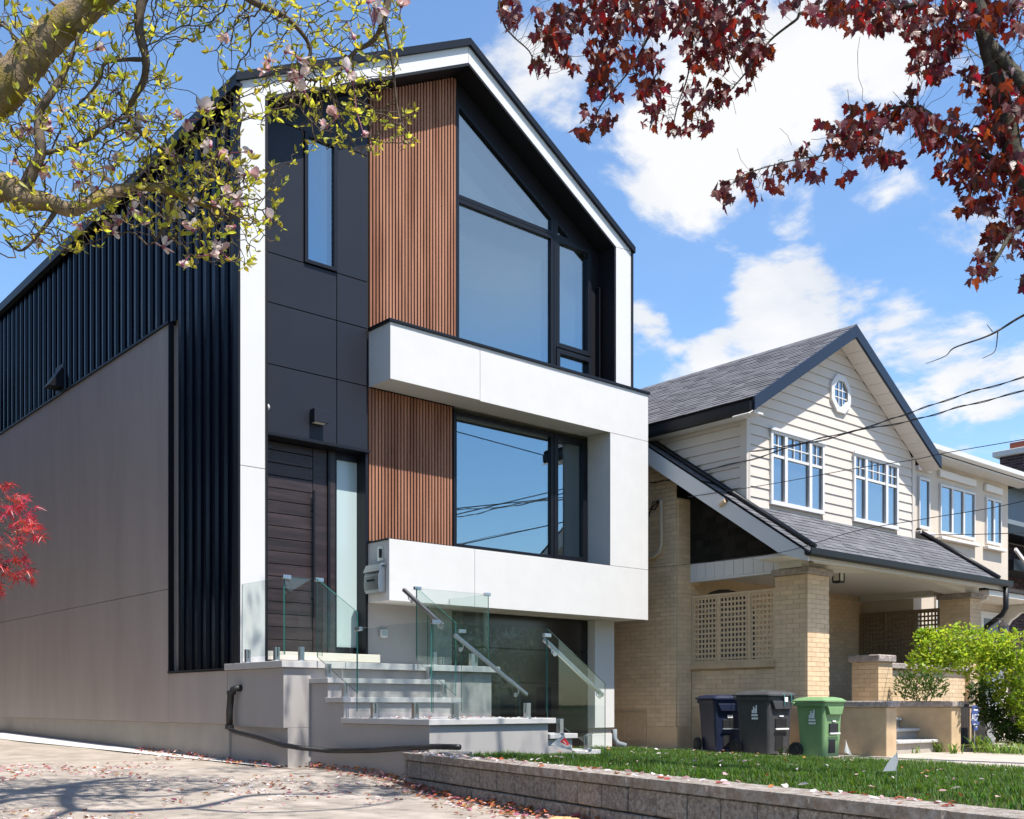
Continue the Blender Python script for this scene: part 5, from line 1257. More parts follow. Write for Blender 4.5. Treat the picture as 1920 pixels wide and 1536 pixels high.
mlimb([(-225, 520, 5.45, .10), (-110, 410, 5.3, .085), (0, 352, 5.25, .07), (40, 372, 5.25, .058), (85, 378, 5.3, .042), (128, 392, 5.3, .036), (165, 382, 5.35, .032), (205, 362, 5.45, .028), (262, 350, 5.6, .023), (330, 362, 5.7, .017), (420, 402, 5.8, .009)])
mlimb([(42, 366, 5.25, .036), (60, 322, 5.25, .029), (76, 288, 5.25, .025), (72, 218, 5.3, .022), (92, 182, 5.3, .02), (118, 140, 5.35, .016), (140, 92, 5.35, .012), (152, 55, 5.4, .009)], 'twig')
mlimb([(320, -140, 5.5, .05), (290, -50, 5.5, .036), (264, 10, 5.5, .027), (262, 60, 5.5, .022), (273, 108, 5.5, .02), (270, 150, 5.55, .018), (248, 190, 5.6, .015), (242, 216, 5.65, .013), (265, 250, 5.7, .012), (312, 284, 5.8, .010), (370, 312, 5.9, .008), (425, 350, 5.95, .006), (440, 395, 6, .004)], 'twig')
mlimb([(272, 112, 5.5, .012), (232, 112, 5.5, .010), (196, 120, 5.5, .009), (186, 152, 5.5, .008), (152, 192, 5.5, .006), (120, 215, 5.5, .004)], 'twig')
mlimb([(80, 288, 5.25, .012), (150, 270, 5.3, .010), (205, 232, 5.4, .008), (242, 218, 5.5, .007)], 'twig')
mlimb([(460, -300, 5.7, .06), (560, -210, 5.9, .042), (650, -100, 6.1, .032), (722, -20, 6.2, .024), (718, 38, 6.2, .018), (700, 76, 6.3, .014), (662, 100, 6.3, .011), (630, 140, 6.3, .009), (592, 150, 6.3, .006)], 'twig')
mlimb([(718, 38, 6.2, .011), (735, 115, 6.25, .009), (742, 180, 6.3, .007), (752, 230, 6.3, .005), (778, 262, 6.3, .003)], 'twig')
mlimb([(320, -140, 5.5, .04), (400, -60, 5.7, .028), (470, 0, 5.9, .02), (540, 36, 6.0, .014), (582, 92, 6.1, .010), (560, 142, 6.1, .006)], 'twig')
mlimb([(110, 388, 5.3, .014), (80, 430, 5.3, .010), (40, 470, 5.3, .006), (10, 450, 5.3, .004)], 'twig')
mlimb([(330, 362, 5.7, .012), (310, 420, 5.8, .009), (290, 455, 5.85, .006)], 'twig')
def wlimb(path, m='mag_bark', n=9):
    global wood
    P_ = smooth_path([p[:3] for p in path], 7); R = np.interp(np.linspace(0, len(path)-1, len(P_)), range(len(path)), [p[3] for p in path])
    part('limb', MB().tube(P_, [r_*(1+jit(.08)) for r_ in R], n), m, T, smooth=True); wood += P_
q1 = atd(460, -300, 5.7*MF)
wlimb([(*q1, .075), (-3.1, -6.9, 7.7, .065), (-2.3, -7.3, 7.9, .055), (-1.5, -6.9, 8.0, .042), (-.8, -7.2, 8.2, .03), (-.1, -6.8, 8.4, .012)])
wlimb([(-2.3, -7.3, 7.9, .045), (-2.0, -8.0, 8.0, .038), (-1.2, -8.2, 8.2, .026), (-.5, -8.0, 8.4, .012)])
wlimb([(*q1, .06), (-3.6, -6.2, 7.6, .05), (-2.9, -6.1, 7.7, .04), (-2.2, -6.5, 7.8, .028), (-1.4, -6.2, 8.0, .012)])
wlimb([(-3.1, -6.9, 7.7, .05), (-3.6, -7.7, 7.8, .04), (-3.2, -8.3, 8.0, .03), (-2.7, -8.8, 8.2, .015)])
def fill(rects):
    A = []
    for x0, y0, x1, y1, n, da, db in rects:
        for _ in range(n): A.append(atd(random.uniform(x0, x1), random.uniform(y0, y1), random.uniform(da, db)*MF))
    return np.array([tuple(a) for a in A])
A = fill([(0, 0, 240, 120, 186, 4.9, 6.2), (0, 120, 250, 300, 403, 4.9, 6.3), (0, 300, 200, 470, 262, 4.8, 6.2), (150, 130, 330, 330, 356, 5.1, 6.5), (200, 330, 340, 430, 170, 5.2, 6.5), (230, 0, 420, 90, 186, 5.2, 6.3),
          (250, 200, 420, 400, 403, 5.3, 6.6), (300, 300, 480, 440, 434, 5.4, 6.6), (335, 400, 485, 505, 200, 5.6, 6.4), (430, 310, 540, 440, 115, 5.7, 6.5), (400, 60, 520, 250, 123, 5.7, 6.6), (380, 190, 450, 300, 108, 5.6, 6.4),
          (500, 130, 720, 230, 465, 5.9, 6.9), (560, 210, 720, 290, 108, 6, 6.8), (520, 0, 760, 140, 356, 5.8, 6.8), (690, 200, 790, 290, 61, 6.1, 6.6), (430, 0, 540, 60, 92, 5.7, 6.5), (20, 440, 150, 480, 45, 5.2, 6),
          (-600, -600, 760, -10, 372, 4.6, 7.2), (-600, 0, -20, 500, 212, 4.4, 6.8)])
A = np.vstack([A, np.stack([RS.uniform(-4.3, .1, 330), RS.uniform(-9.0, -6.0, 330), RS.uniform(7.4, 8.9, 330)], 1)])
seeds = np.array([tuple(p) for p in wood[30:]])
P_, par, kids = colonize(seeds, A, .065, 1.7, .08, 90, noise=.32, up=.03)
twig_mesh('twigs', P_, par, len(seeds), .0027, 2.5, .016, 'twig', T)
tips = [i for i in range(len(seeds), len(P_)) if kids[i] == 0]; mid = [i for i in range(len(seeds), len(P_)) if kids[i] == 1 and random.random() < .30]
lm = []
for i in tips+mid:
    d = P_[i]-P_[par[i]]; d /= np.linalg.norm(d)
    for k in range(random.choice((3, 3, 4, 5)) if kids[i] == 0 else random.choice((1, 1, 2))):
        v = Vector(d)*.6+Vector((jit(.8), jit(.8), jit(.5)+.45)); s_ = MF*random.choice((random.uniform(.018, .034), random.uniform(.022, .045), random.uniform(.035, .062)))
        lm.append(Matrix.Translation(P_[i]) @ rot_to(v, random.uniform(0, 6.28), s_))
leaves(T, LEAF_V, LEAF_F, lm, 'mag_leaf')
# flowers: cupped or spread petals
PT = [(0, 0, 0), (.20, .22, .05), (.30, .55, .13), (.20, .86, .14), (0, 1, .10), (-.20, .86, .14), (-.30, .55, .13), (-.20, .22, .05), (0, .5, -.02)]
PF = [(0, 1, 8), (1, 2, 8), (2, 3, 8), (3, 4, 8), (4, 5, 8), (5, 6, 8), (6, 7, 8), (7, 0, 8)]
fl = [(425, 66), (262, 238), (182, 92), (58, 240), (116, 208), (208, 214), (152, 422), (205, 426), (412, 292), (432, 306), (265, 402), (248, 392), (362, 432), (342, 497), (396, 478), (412, 470), (506, 412), (612, 238), (682, 252), (702, 14), (752, 12), (690, 4), (6, 214), (146, 342), (182, 352), (386, 208), (272, 228), (398, 380), (430, 368), (440, 425), (40, 258), (330, 395)]
fl += [(random.uniform(20, 480), random.uniform(190, 480)) for _ in range(34)]+[(random.uniform(500, 740), random.uniform(10, 230)) for _ in range(12)]
fl = [q for q in fl if not (q[1] > 470-.15*q[0] and q[0] < 250)]
for px, py in fl:
    c = np.array(atd(px, py, 5.75*MF)); j = ((P_[len(seeds):]-c)**2).sum(1).argmin()+len(seeds); c = atd(px, py, (P_[j]-CAM)[0]*cF+(P_[j]-CAM)[1]*sF)
    tilt = Vector((jit(.8), jit(.8), random.uniform(-.5, 1))).normalized(); op = random.uniform(.25, 1.0); mb = MB(); q = tilt.to_track_quat('Z', 'Y')
    npet = random.choice((5, 6, 7)); s_ = random.uniform(.045, .070)*MF
    for k in range(npet):
        a = 2*math.pi*k/npet+jit(.25); dirv = q @ Vector((math.cos(a)*op, math.sin(a)*op, 1.0-.6*op+jit(.25)+.1)); mm = Matrix.Translation(c) @ rot_to(dirv, jit(.6), s_*random.uniform(.8, 1.15))
        mb.add([mm @ Vector(v) for v in PT], PF, random.choice((0, 1, 1)))
    mb.sphere(c, .014, 5, 2); mb.tube([Vector(P_[j]), c], .004, 5, 2)
    part('flower', mb, ['petal_pink', 'petal_white', 'petal_deep'], T)

# ---- red maple, upper right
R_ = thing('red_maple_tree', 'dark red maple with lobed leaves hanging into the upper right', 'tree', tuple(atd(2250, 1500, 7.6)))
wood = []
def rlimb(path, name='limb', n=10):
    global wood
    P__ = limb(name, path, 'maple_bark', R_, bumpy=.07, n=n, k=7); wood += P__
rlimb([(2250, 1520, 7.6, .17), (2235, 1100, 7.6, .15), (2190, 780, 7.6, .13), (2090, 560, 7.6, .105), (1970, 410, 7.6, .085), (1908, 315, 7.6, .072), (1890, 235, 7.6, .066), (1868, 150, 7.6, .06), (1846, 68, 7.6, .055), (1815, -60, 7.7, .05), (1740, -260, 7.9, .04), (1620, -500, 8.2, .03)], 'trunk', 14)
rlimb([(1848, 78, 7.6, .045), (1885, 115, 7.5, .042), (1930, 170, 7.4, .04), (2010, 260, 7.3, .05), (2090, 420, 7.4, .06)])
rlimb([(1815, -60, 7.7, .03), (1740, 0, 7.7, .02), (1640, 20, 7.8, .014), (1513, 23, 7.9, .011), (1492, 38, 7.9, .010), (1447, 73, 8, .008), (1427, 100, 8, .007), (1393, 143, 8, .006), (1365, 175, 8, .004)])
rlimb([(1900, 322, 7.6, .026), (1828, 277, 7.6, .019), (1772, 237, 7.6, .015), (1732, 206, 7.6, .012), (1690, 200, 7.6, .010), (1640, 216, 7.6, .008), (1590, 258, 7.6, .007), (1555, 288, 7.6, .006), (1500, 298, 7.6, .005), (1450, 310, 7.6, .004), (1400, 326, 7.6, .004), (1366, 350, 7.6, .003)])
rlimb([(1740, -260, 7.9, .035), (1560, -170, 8, .03), (1350, -140, 8, .024), (1150, -110, 8, .017), (1010, -70, 8, .012), (940, -10, 8, .008), (944, 42, 8, .007), (962, 68, 8, .006), (992, 96, 8, .005), (1002, 124, 8, .004), (1008, 150, 8, .003)])
rlimb([(1350, -140, 8, .018), (1262, -40, 8, .013), (1222, 55, 8.1, .010), (1182, 130, 8.1, .007), (1132, 190, 8.1, .005), (1105, 240, 8.1, .004)])
rlimb([(1430, -150, 8, .018), (1330, -20, 8.1, .013), (1302, 60, 8.1, .009), (1290, 140, 8.1, .006), (1270, 200, 8.1, .005), (1262, 240, 8.1, .003)])
rlimb([(1970, 410, 7.6, .03), (1905, 432, 7.4, .018), (1872, 480, 7.3, .011), (1848, 522, 7.3, .006)])
rlimb([(1200, -115, 8, .012), (1130, -20, 8.2, .009), (1080, 40, 8.2, .007), (1060, 110, 8.2, .004)])
rlimb([(2090, 560, 7.6, .04), (2000, 556, 7.6, .017), (1920, 591, 7.6, .0085), (1872, 620, 7.6, .0075), (1842, 634, 7.6, .006), (1790, 652, 7.6, .005), (1772, 668, 7.6, .003), (1736, 682, 7.6, .002)], n=6)
rlimb([(1871, 620, 7.6, .005), (1868, 650, 7.58, .0035), (1862, 662, 7.56, .003), (1842, 672, 7.55, .002)], n=6)
rlimb([(1861, 622, 7.6, .004), (1850, 608, 7.62, .002)], n=5)
rlimb([(1428, 268, 7.9, .003), (1400, 300, 7.9, .0025), (1360, 315, 7.9, .002)], n=5) if False else None
rects = [(940, 0, 975, 60), (1000, 15, 1070, 90), (1070, 0, 1180, 60), (1100, 40, 1165, 115), (1105, 100, 1150, 155), (1105, 150, 1160, 190), (1090, 200, 1140, 245), (1078, 245, 1110, 268), (1145, 215, 1158, 240), (1160, 95, 1195, 130),
         (1180, 0, 1290, 60), (1205, 35, 1260, 70), (1200, 90, 1245, 130), (1190, 140, 1250, 185), (1205, 190, 1245, 250), (1255, 235, 1285, 262), (995, 115, 1035, 138), (1050, 110, 1085, 138), (1020, 60, 1060, 120),
         (1280, 0, 1430, 70), (1280, 60, 1425, 115), (1290, 110, 1365, 135), (1400, 85, 1430, 145), (1430, 85, 1455, 112), (1280, 150, 1365, 200), (1285, 195, 1330, 258), (1385, 160, 1405, 178), (1470, 0, 1500, 20),
         (1510, 0, 1585, 50), (1590, 0, 1690, 65), (1690, 0, 1790, 75), (1780, 0, 1925, 70), (1705, 85, 1775, 145), (1740, 130, 1768, 158), (1698, 160, 1722, 180), (1750, 55, 1800, 100),
         (1342, 345, 1368, 372), (1366, 366, 1386, 384), (1352, 385, 1362, 398), (1388, 328, 1432, 356), (1408, 360, 1434, 378), (1430, 342, 1458, 362), (1440, 312, 1482, 345), (1480, 322, 1505, 345), (1490, 272, 1515, 292), (1518, 322, 1545, 345), (1500, 300, 1525, 318),
         (1538, 235, 1605, 295), (1580, 200, 1645, 285), (1570, 328, 1602, 345), (1640, 205, 1695, 252), (1655, 288, 1695, 312), (1615, 275, 1660, 308), (1690, 195, 1735, 245), (1710, 215, 1755, 255), (1728, 248, 1765, 290), (1755, 215, 1795, 248),
         (1800, 130, 1925, 180), (1830, 150, 1925, 250), (1760, 270, 1825, 315), (1750, 315, 1795, 345), (1790, 240, 1925, 330), (1795, 310, 1925, 400), (1805, 385, 1850, 405), (1855, 395, 1925, 450), (1848, 435, 1895, 475), (1818, 475, 1865, 532), (1890, 455, 1925, 485), (1908, 515, 1925, 545)]
LP = []
for x0, y0, x1, y1 in rects:
    n = max(1, int((x1-x0)*(y1-y0)/(74 if y1 < 160 else 98)+.5))
    for _ in range(n): LP.append(np.array(atd(random.uniform(x0, x1), random.uniform(y0, y1), random.uniform(7.3, 8.0) if x0 > 1490 else random.uniform(7.7, 8.4))))
for _ in range(900): LP.append(np.array(atd(random.uniform(930, 2400), random.uniform(-800, -15), random.uniform(6.8, 9))))
for _ in range(260): LP.append(np.array(atd(random.uniform(1940, 2350), random.uniform(0, 560), random.uniform(6.6, 8.6))))
for cx_, cy_, cz_, rr, n in ((.9, -5.4, 9.1, .8, 420), (2.1, -5.8, 9.2, .9, 420), (-.3, -5.1, 9.1, .7, 200), (.4, -6.5, 9.2, .8, 300), (1.5, -4.8, 9.3, .6, 220), (.25, -3.7, 9.5, .55, 130), (2.9, -5.0, 9.5, .7, 200), (4.2, -8.5, 8.6, 1.6, 190), (2.6, -8.2, 8.8, 1.2, 90), (5.6, -7.4, 8.2, 1.2, 110), (1.2, -8.6, 9, 1.2, 60)):
    for _ in range(n):
        v = RS.normal(size=3); v /= np.linalg.norm(v); LP.append(np.array([cx_, cy_, cz_])+v*rr*RS.rand()**.4*np.array([1, 1, .6]))
rlimb([(1620, -500, 8.2, .03), (1400, -620, 8.6, .024), (1150, -640, 9, .016), (950, -620, 9.4, .01)]); rlimb([(1740, -260, 7.9, .03), (1800, -420, 8.6, .02), (1850, -560, 9.6, .012)])
LP = np.array(LP); seeds = np.array([tuple(p) for p in wood[20:]])
x, y, d = proj(LP); inside = (x > 0) & (x < 1920) & (y > 0) & (y < 1536)
P_, par, kids = colonize(seeds, LP+np.array([0, 0, .05]), .085, .95, .10, 120, noise=.22, maxkids=4)
near_leaf = np.concatenate([((P_[k:k+500, None]-LP[None])**2).sum(-1).min(1) for k in range(0, len(P_), 500)]) < .22**2
twig_mesh('twigs', P_, par, len(seeds), .0017, 2.4, .012, 'maple_bark', R_, keep=near_leaf)
lm = []
for p in LP:
    tip = Vector((jit(.7), jit(.7), -1+jit(.5))).normalized(); s_ = random.uniform(.06, .108)
    lm.append(Matrix.Translation(p+np.array([0, 0, .03])) @ rot_to(tip, random.uniform(0, 6.28), s_))
leaves(R_, ML_V, ML_F, lm, 'maple_leaf')
me = MB()
for p, mm in zip(LP, lm):
    pass

# ---- small bright red maple at the left edge
J = thing('japanese_maple', 'small bright red maple with feathery leaves at the left edge', 'tree', tuple(atd(-150, 1490, 6.2)))
J.location.z = .65
P0 = limb('trunk', [(-150, 1620, 6.2, .045), (-145, 1400, 6.2, .04), (-130, 1250, 6.2, .03), (-110, 1120, 6.2, .022), (-90, 1000, 6.2, .014), (-70, 900, 6.2, .008)], 'maple_bark', J, n=8)
LP = []
for x0, y0, x1, y1, n in ((-20, 902, 30, 932, 12), (-20, 925, 50, 962, 22), (-20, 948, 66, 992, 30), (25, 982, 86, 1024, 15), (-20, 1000, 45, 1052, 22), (-20, 1040, 52, 1086, 22), (32, 1058, 62, 1090, 6), (-20, 1088, 14, 1116, 8), (-320, 820, -20, 1180, 260)):
    for _ in range(n): LP.append(np.array(atd(random.uniform(x0, x1), random.uniform(y0, y1), random.uniform(5.7, 6.7) if x1 > 0 else random.uniform(5.4, 7.2))))
LP = np.array(LP); seeds = np.array([tuple(p) for p in P0[16:]])
P_, par, kids = colonize(seeds, LP, .05, 2.0, .06, 60, noise=.2); twig_mesh('twigs', P_, par, len(seeds), .0012, 2.4, .008, 'maple_bark', J)
jv = [(0, .12, -.02)]; 
for k in range(7):
    a = math.radians(-120+40*k); ln = 1.0-.09*abs(k-3)**1.3
    for da, rr in ((-14, .24), (-5, .6), (0, 1.0), (5, .6), (14, .24)):
        aa = a+math.radians(da); jv.append((math.sin(aa)*ln*rr, .12+math.cos(aa)*ln*rr, .06*rr*math.sin(k*2.1)-.10*rr*rr))
jf = [(0, i, i+1) for i in range(1, len(jv)-1)]
lm = []
for p in LP:
    tip = Vector((random.uniform(-.2, .9), -random.uniform(-.3, .8), -random.uniform(.0, .8))).normalized(); lm.append(Matrix.Translation(p) @ rot_to(tip, jit(.9), random.uniform(.05, .078)))
leaves(J, jv, jf, lm, 'jap_leaf')

# ---- shrubs and weeds of the front garden
def shrub(name, label, base, blobs, nleaf, m, size, stems, cat='shrub', grp='shrubs in the front garden'):
    t = thing(name, label, cat, tuple(base), grp); pts = []
    tot = sum(b[3] for b in blobs)
    for cx_, cy_, cz_, r_, sq in [(b[0], b[1], b[2], b[3], b[4]) for b in blobs]:
        for _ in range(int(nleaf*r_/tot)):
            v = RS.normal(size=3); v /= np.linalg.norm(v); rr = r_*(.45+.6*RS.rand()**.6); pts.append(np.array([cx_, cy_, cz_])+v*rr*np.array([1, 1, sq]))
    pts = np.array(pts); sd = [np.array(base)+np.array([jit(.12), jit(.1), .05]) for _ in range(stems)]
    Q, par, kids = colonize(np.array(sd), pts[::4], .07, 3.0, .08, 70, noise=.2, maxkids=3); twig_mesh('stems', Q, par, len(sd), .003, 2.3, .022, 'twig', t)
    lm = []
    for p in pts:
        v = Vector((p[0]-base[0], p[1]-base[1], (p[2]-base[2])*.5)).normalized()+Vector((jit(.9), jit(.9), jit(.7))); lm.append(np.array(Matrix.Translation(p) @ rot_to(v, random.uniform(0, 6.28), size*random.uniform(.6, 1.3))))
    V, F = stamp(LEAF_V, np.array(LEAF_F), lm); fast('foliage', V, F, m, t, kind='stuff'); return t
def B_(px, py, d, r_, sq=.8): p = atd(px, py, d); return (p.x, p.y, p.z, r_, sq)
b0 = onZ(1775, 1385, .76); d0_ = 16.6
shrub('garden_shrub', 'bright yellow-green shrub with bare lower stems before the porch', b0, [B_(1760, 1215, 16.4, .36), B_(1735, 1240, 16.3, .26), B_(1800, 1205, 16.6, .40), B_(1850, 1215, 16.8, .42), B_(1835, 1245, 16.7, .34), B_(1735, 1195, 16.5, .16), B_(1780, 1238, 16.4, .26)], 3700, 'shrub_leaf', .09, 7)
b0 = onZ(1900, 1395, .76)
shrub('garden_shrub', 'large bright green shrub at the right edge of the picture', b0, [B_(1900, 1222, 16.9, .42), B_(1890, 1262, 16.8, .34), B_(1940, 1255, 16.6, .45), B_(1935, 1320, 16.6, .34), B_(1945, 1350, 16.4, .3), B_(1868, 1225, 16.8, .3), B_(1900, 1300, 16.8, .3)], 3700, 'shrub_leaf', .09, 6)
b0 = onZ(1862, 1398, .76)
shrub('garden_shrub', 'darker tangled shrub low behind the blue sign', b0, [B_(1870, 1320, 17.3, .30), B_(1845, 1300, 17.4, .26), B_(1900, 1345, 17.1, .32), B_(1885, 1372, 16.9, .20), B_(1915, 1378, 16.8, .22), B_(1860, 1345, 17.2, .2)], 2800, 'shrub_dark', .085, 6)
b0 = onY(1715, 1308, -2.75); b0.z = 1.3
shrub('garden_shrub', 'thin olive shrub against the porch wall right of the short pier', Vector((b0.x, b0.y, .76)), [B_(1700, 1285, 17.9, .22, 1.1), B_(1725, 1290, 18, .24, 1.1), B_(1752, 1285, 18.2, .22, 1.1)], 900, 'shrub_dark', .07, 6)
def tuft(label, px, py, n, ln, m='weed_leaf', z=.75, spread=.10):
    c = onZ(px, py, z); t = thing('weed_plant', label, 'plant', (c.x, c.y, z), 'weeds along the path'); V = []; F = []
    for _ in range(n):
        a = random.uniform(0, 6.28); l = ln*random.uniform(.5, 1.1); o = Vector((c.x+jit(spread), c.y+jit(spread), z)); h = Vector((math.cos(a), math.sin(a), 0)); s_ = h.cross(Vector((0, 0, 1))); w_ = random.uniform(.010, .020)*l/.3
        pts = [o+h*l*.5*(u**1.6)+Vector((0, 0, l*(u-.35*u*u))) for u in (0, .35, .7, 1)]
        b = len(V)
        for u, p in zip((.7, 1, .75, .05), pts): V += [p-s_*w_*u, p+s_*w_*u]
        for i in range(3): F.append((b+i*2, b+i*2+1, b+i*2+3, b+i*2+2))
    fast('blades', V, F, m, t, kind='stuff')
tuft('leafy plant with long blades under the blue sign', 1842, 1403, 40, .36, spread=.14)
tuft('weed tuft at the foot of the tan steps', 1762, 1410, 34, .28); tuft('weed tuft at the corner of the right stair wall', 1790, 1413, 26, .24)
tuft('low yellowish weeds along the garden edge left of the stone post', 1862, 1412, 60, .26, spread=.24); tuft('low yellowish weeds along the garden edge at the far right', 1900, 1414, 60, .26, spread=.26)
tuft('yellow-green weed between the grey bin and the green bin', 1478, 1418, 26, .26)
tuft('thin weed on the path before the lowest step', 1712, 1412, 12, .2)

# ================================================================== GRASS, PETALS
n = 84000; xs = RS.uniform(-2.6, 7.15, n*2); ys = RS.uniform(-9.8, .2, n*2)
keep = np.array([on_lawn(x_, y_, -.03) for x_, y_ in zip(xs, ys)]); px_, py_, dd = proj(np.stack([xs, ys, np.full_like(xs, .95)], 1)); keep &= (px_ > 700) & (px_ < 2050) & (dd > 2.5)
keep &= ~((RS.rand(len(xs)) < .35) & (dd < 6)); xs, ys = xs[keep], ys[keep]; n = len(xs)
zs = np.array([lz(a, b) for a, b in zip(xs, ys)])-.014
pat = np.array([.6+.5*(math.sin(a*2.3+1.3*math.sin(b*1.7))*.5+.5)+.35*math.sin(a*7.1)*math.sin(b*6.3) for a, b in zip(xs, ys)])
h = RS.uniform(.026, .068, n)*np.clip(pat, .55, 1.35); az = RS.uniform(0, 6.283, n); lean = RS.uniform(.1, .75, n)*h; wd = RS.uniform(.0022, .0045, n)
o = np.stack([xs, ys, zs], 1); hd = np.stack([np.cos(az), np.sin(az), np.zeros(n)], 1); sd = np.stack([-np.sin(az), np.cos(az), np.zeros(n)], 1); up = np.array([[0, 0, 1.]])
p0, p1 = o-sd*wd[:, None], o+sd*wd[:, None]; m0 = o+hd*(lean*.35)[:, None]+up*(h*.6)[:, None]; p2, p3 = m0+sd*(wd*.8)[:, None], m0-sd*(wd*.8)[:, None]; tp = o+hd*lean[:, None]+up*h[:, None]
V = np.stack([p0, p1, p2, p3, tp+sd*(wd*.1)[:, None], tp-sd*(wd*.1)[:, None]], 1).reshape(-1, 3); b = (np.arange(n)*6)[:, None]
F = np.concatenate([b+np.array([0, 1, 2, 3]), b+np.array([3, 2, 4, 5])])
g_ = fast('lawn_grass', V, F, 'grass', None, kind='stuff', label='short green lawn grass behind the block wall'); g_['category'] = 'grass'

def litter(name, label, pts, mats, size, cat):
    tv = np.array([(-.5, 0, 0), (-.2, .35, .12), (.3, .3, .10), (.55, 0, .02), (.3, -.3, .14), (-.2, -.32, .08), (0, 0, -.02)]); tf = np.array([(0, 1, 6), (1, 2, 6), (2, 3, 6), (3, 4, 6), (4, 5, 6), (5, 0, 6)]); ms = []; mi = []
    for p in pts:
        s_ = random.uniform(*size); ms.append(np.array(Matrix.Translation(p) @ Matrix.Rotation(random.uniform(0, 6.28), 4, 'Z') @ Matrix.Rotation(jit(.5), 4, 'X') @ Matrix.Rotation(jit(.4), 4, 'Y') @ Matrix.Diagonal((s_, s_*random.uniform(.5, 1), s_*random.uniform(.6, 1.6), 1)))); mi += [random.randrange(len(mats))]*6
    V, F = stamp(tv, tf, ms); o = fast(name, V, F, mats, None, kind='stuff', mi=mi, label=label); o['category'] = cat
pts = []
for _ in range(9000):
    x_, y_ = random.uniform(-5, 1.0), random.uniform(-9.4, 2.5); s = (x_-W0.x)*WN.x+(y_-W0.y)*WN.y
    if (y_ < -3.86 and s > -.01) or (y_ > -3.86 and x_ > .3) or (y_ > -1.1 and x_ > -.02): continue
    if math.sin(x_*2.1+y_*.8)+math.sin(y_*1.9-x_)+1.1*math.sin(x_*5.3+2*math.sin(y_*2.2))*math.sin(y_*4.1)+random.uniform(-.8, .8) < .62: continue
    pts.append(Vector((x_, y_, gz(y_)+.008)))
litter('fallen_petals', 'pale and rusty petals scattered over the driveway', pts, ['petal_pink', 'petal_white', 'litter_brown', 'litter_rust', 'petal_white', 'petal_deep'], (.016, .062), 'petals')
pts = []
for _ in range(900):          # drifts against the walls
    u = random.random(); k = random.random()**2.2
    if u < .55: q = W0+WU*random.uniform(-.3, 4.5)-WN*(.01+.30*k); x_, y_ = q.x, q.y
    elif u < .8: x_, y_ = .34-.25*k, random.uniform(-3.9, -1.1)
    else: x_, y_ = -.02-.2*k, random.uniform(-1.2, 3)
    if y_ > -1.15 and x_ > -.01: continue
    pts.append(Vector((x_, y_, gz(y_)+.01+.05*random.random()*(1-k))))
litter('fallen_leaves', 'drift of rusty leaves along the foot of the walls', pts, ['litter_brown', 'litter_rust', 'litter_rust', 'petal_pink', 'petal_deep', 'litter_brown'], (.025, .07), 'leaves')
pts = []
for _ in range(240):
    x_, y_ = random.uniform(-2.4, 7), random.uniform(-9.5, -.1)
    if on_lawn(x_, y_, -.02): pts.append(Vector((x_, y_, lz(x_, y_)+random.uniform(.02, .06))))
for _ in range(160):
    q = W0+WU*random.uniform(0, 6.5)+WN*random.uniform(.0, .3); pts.append(Vector((q.x, q.y, 1.02)))
for _ in range(70): pts.append(Vector((random.uniform(.4, 2.0), random.uniform(-3.35, -1.9), 1.352)))
litter('lawn_petals', 'pale petals and leaves lying on the lawn and the wall caps', pts, ['petal_white', 'petal_pink', 'litter_brown', 'litter_rust', 'petal_white'], (.025, .065), 'petals')

# ================================================================== OUTSIDE THE FRAME: house and trees added to darken siding reflections, and the street trees
Q = thing('blocker_house', 'added unseen dark brick house across the driveway, sized to darken siding reflections', 'house', (-8, 6, .75))  # added out of view; height and length set to darken what the siding mirrors
part('wall', MB().box(-11.5, -4.6, .2, 30, .5, 10.2), 'purple_brick', Q); part('roof', MB().prism([(-11.9, 10.1), (-4.2, 10.1), (-8, 13.0)], 'y', -.3, 30.4), 'dark_shingle', Q)
for y_ in (2, 6, 10):
    w = part('window', MB().box(-4.602, -4.55, y_, y_+1.1, 2.4, 3.9), 'white_trim', Q); part('pane', MB().box(-4.549, -4.54, y_+.08, y_+1.02, 2.48, 3.82), 'win_glass', w)
for x_, y_, h_, r_, lab in ((-9.5, -4.5, 9.0, 2.9, 'added unseen tree blocking siding reflections, nearer the street'), (-12.5, -9.0, 10.5, 3.4, 'added unseen tree blocking siding reflections, taller and farther out')):  # unseen trees added to hide the sky the siding ribs would mirror
    t = thing('blocker_tree', lab, 'tree', (x_, y_, .3), 'added unseen trees left of the driveway'); part('trunk', MB().tube([(x_, y_, 0), (x_+.1, y_, 2.5), (x_, y_+.1, h_*.7)], [.24, .18, .08], 10), 'maple_bark', t)
    lm = []
    for _ in range(2600):
        v = RS.normal(size=3); v /= np.linalg.norm(v); p = np.array([x_, y_, h_*.52])+v*np.array([r_, r_, h_*.46])*(.35+.65*RS.rand()); lm.append(np.array(Matrix.Translation(p) @ rot_to(Vector((jit(1), jit(1), jit(1))), 0, random.uniform(.3, .55))))
    V, F = stamp(LEAF_V, np.array(LEAF_F), lm); fast('crown', V, F, 'shrub_dark', t, kind='stuff')
ST = 'street trees across the road'
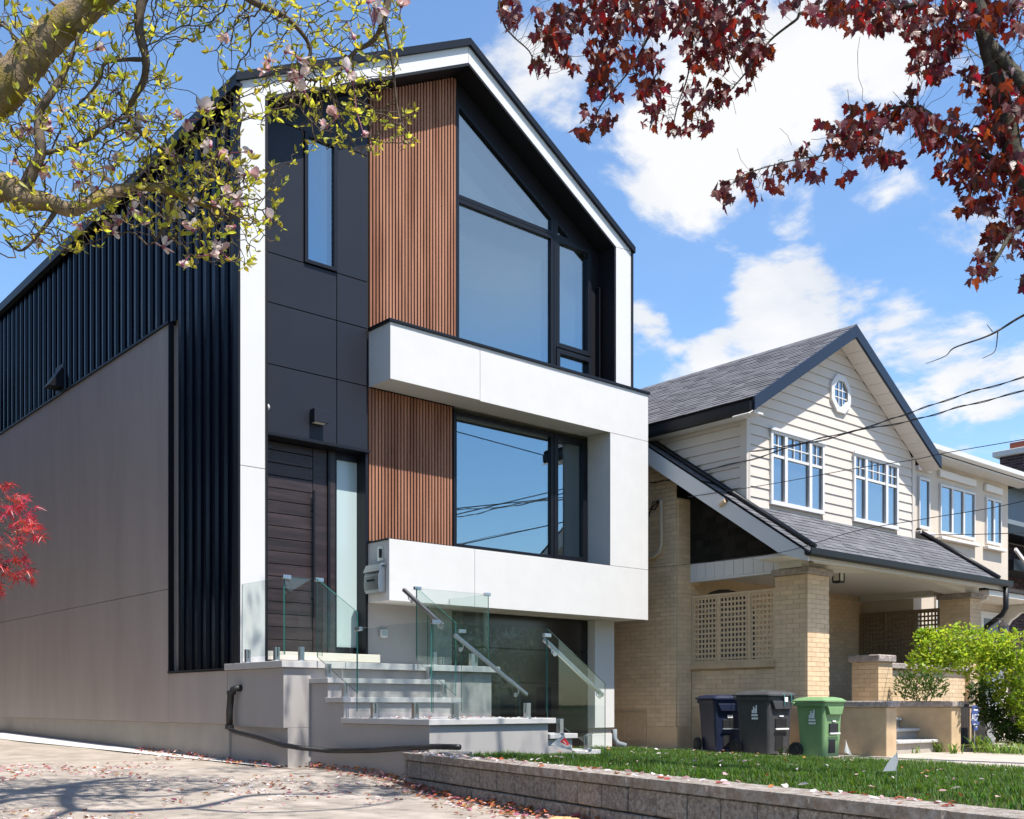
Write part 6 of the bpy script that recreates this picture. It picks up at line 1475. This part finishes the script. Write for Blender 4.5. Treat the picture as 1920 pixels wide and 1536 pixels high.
for i, (x_, y_, h_, lab) in enumerate(((7, -30, 7.5, 'round green street tree across the road, opposite the white house'), (14.5, -31, 8.5, 'round green street tree across the road, opposite the beige house'), (23, -30, 7, 'round green street tree across the road, farthest along'))):
    t = thing('street_tree', lab, 'tree', (x_, y_, .1), ST); part('trunk', MB().tube([(x_, y_, 0), (x_+.1, y_, 2), (x_, y_+.1, h_*.6)], [.2, .16, .08], 10), 'maple_bark', t)
    lm = []
    for _ in range(1500):
        v = RS.normal(size=3); v /= np.linalg.norm(v); p = np.array([x_, y_, h_*.62])+v*np.array([2.3, 2.3, 2.6])*(.4+.6*RS.rand()); lm.append(np.array(Matrix.Translation(p) @ rot_to(Vector((jit(1), jit(1), jit(1))), 0, random.uniform(.25, .45))))
    V, F = stamp(LEAF_V, np.array(LEAF_F), lm); fast('crown', V, F, 'shrub_dark', t, kind='stuff')

OH = 'houses across the street'
for x0_, wd_, hh, mm_, lab in ((-14, 9, 6.4, 'tan_brick', 'tan brick house across the street, left of the white house opposite'), (-2, 10, 7.0, 'purple_brick', 'dark brick house across the street, opposite the white house'), (11, 9, 6.2, 'purple_brick', 'dark brick house across the street, opposite the beige house'), (23, 10, 6.8, 'tan_brick', 'tan brick house across the street, farthest to the right')):
    t = thing('street_house', lab, 'house', (x0_+wd_/2, -38, .1), OH)
    part('wall', MB().box(x0_, x0_+wd_, -45, -36, 0, hh), mm_, t); part('roof', MB().prism([(x0_-.4, hh-.05), (x0_+wd_+.4, hh-.05), (x0_+wd_/2, hh+3.2)], 'y', -45.3, -35.5), 'dark_shingle', t)
    for k in range(2):
        for z_ in (1.4, 4.0):
            w = part('window', MB().box(x0_+1.2+k*4, x0_+3.2+k*4, -36, -35.93, z_, z_+1.5), 'white_trim', t); part('pane', MB().box(x0_+1.3+k*4, x0_+3.1+k*4, -35.929, -35.92, z_+.1, z_+1.4), 'win_glass', w)
    d_ = part('door', MB().box(x0_+wd_-1.6, x0_+wd_-.6, -36, -35.94, .2, 2.4), 'door_wood', t)
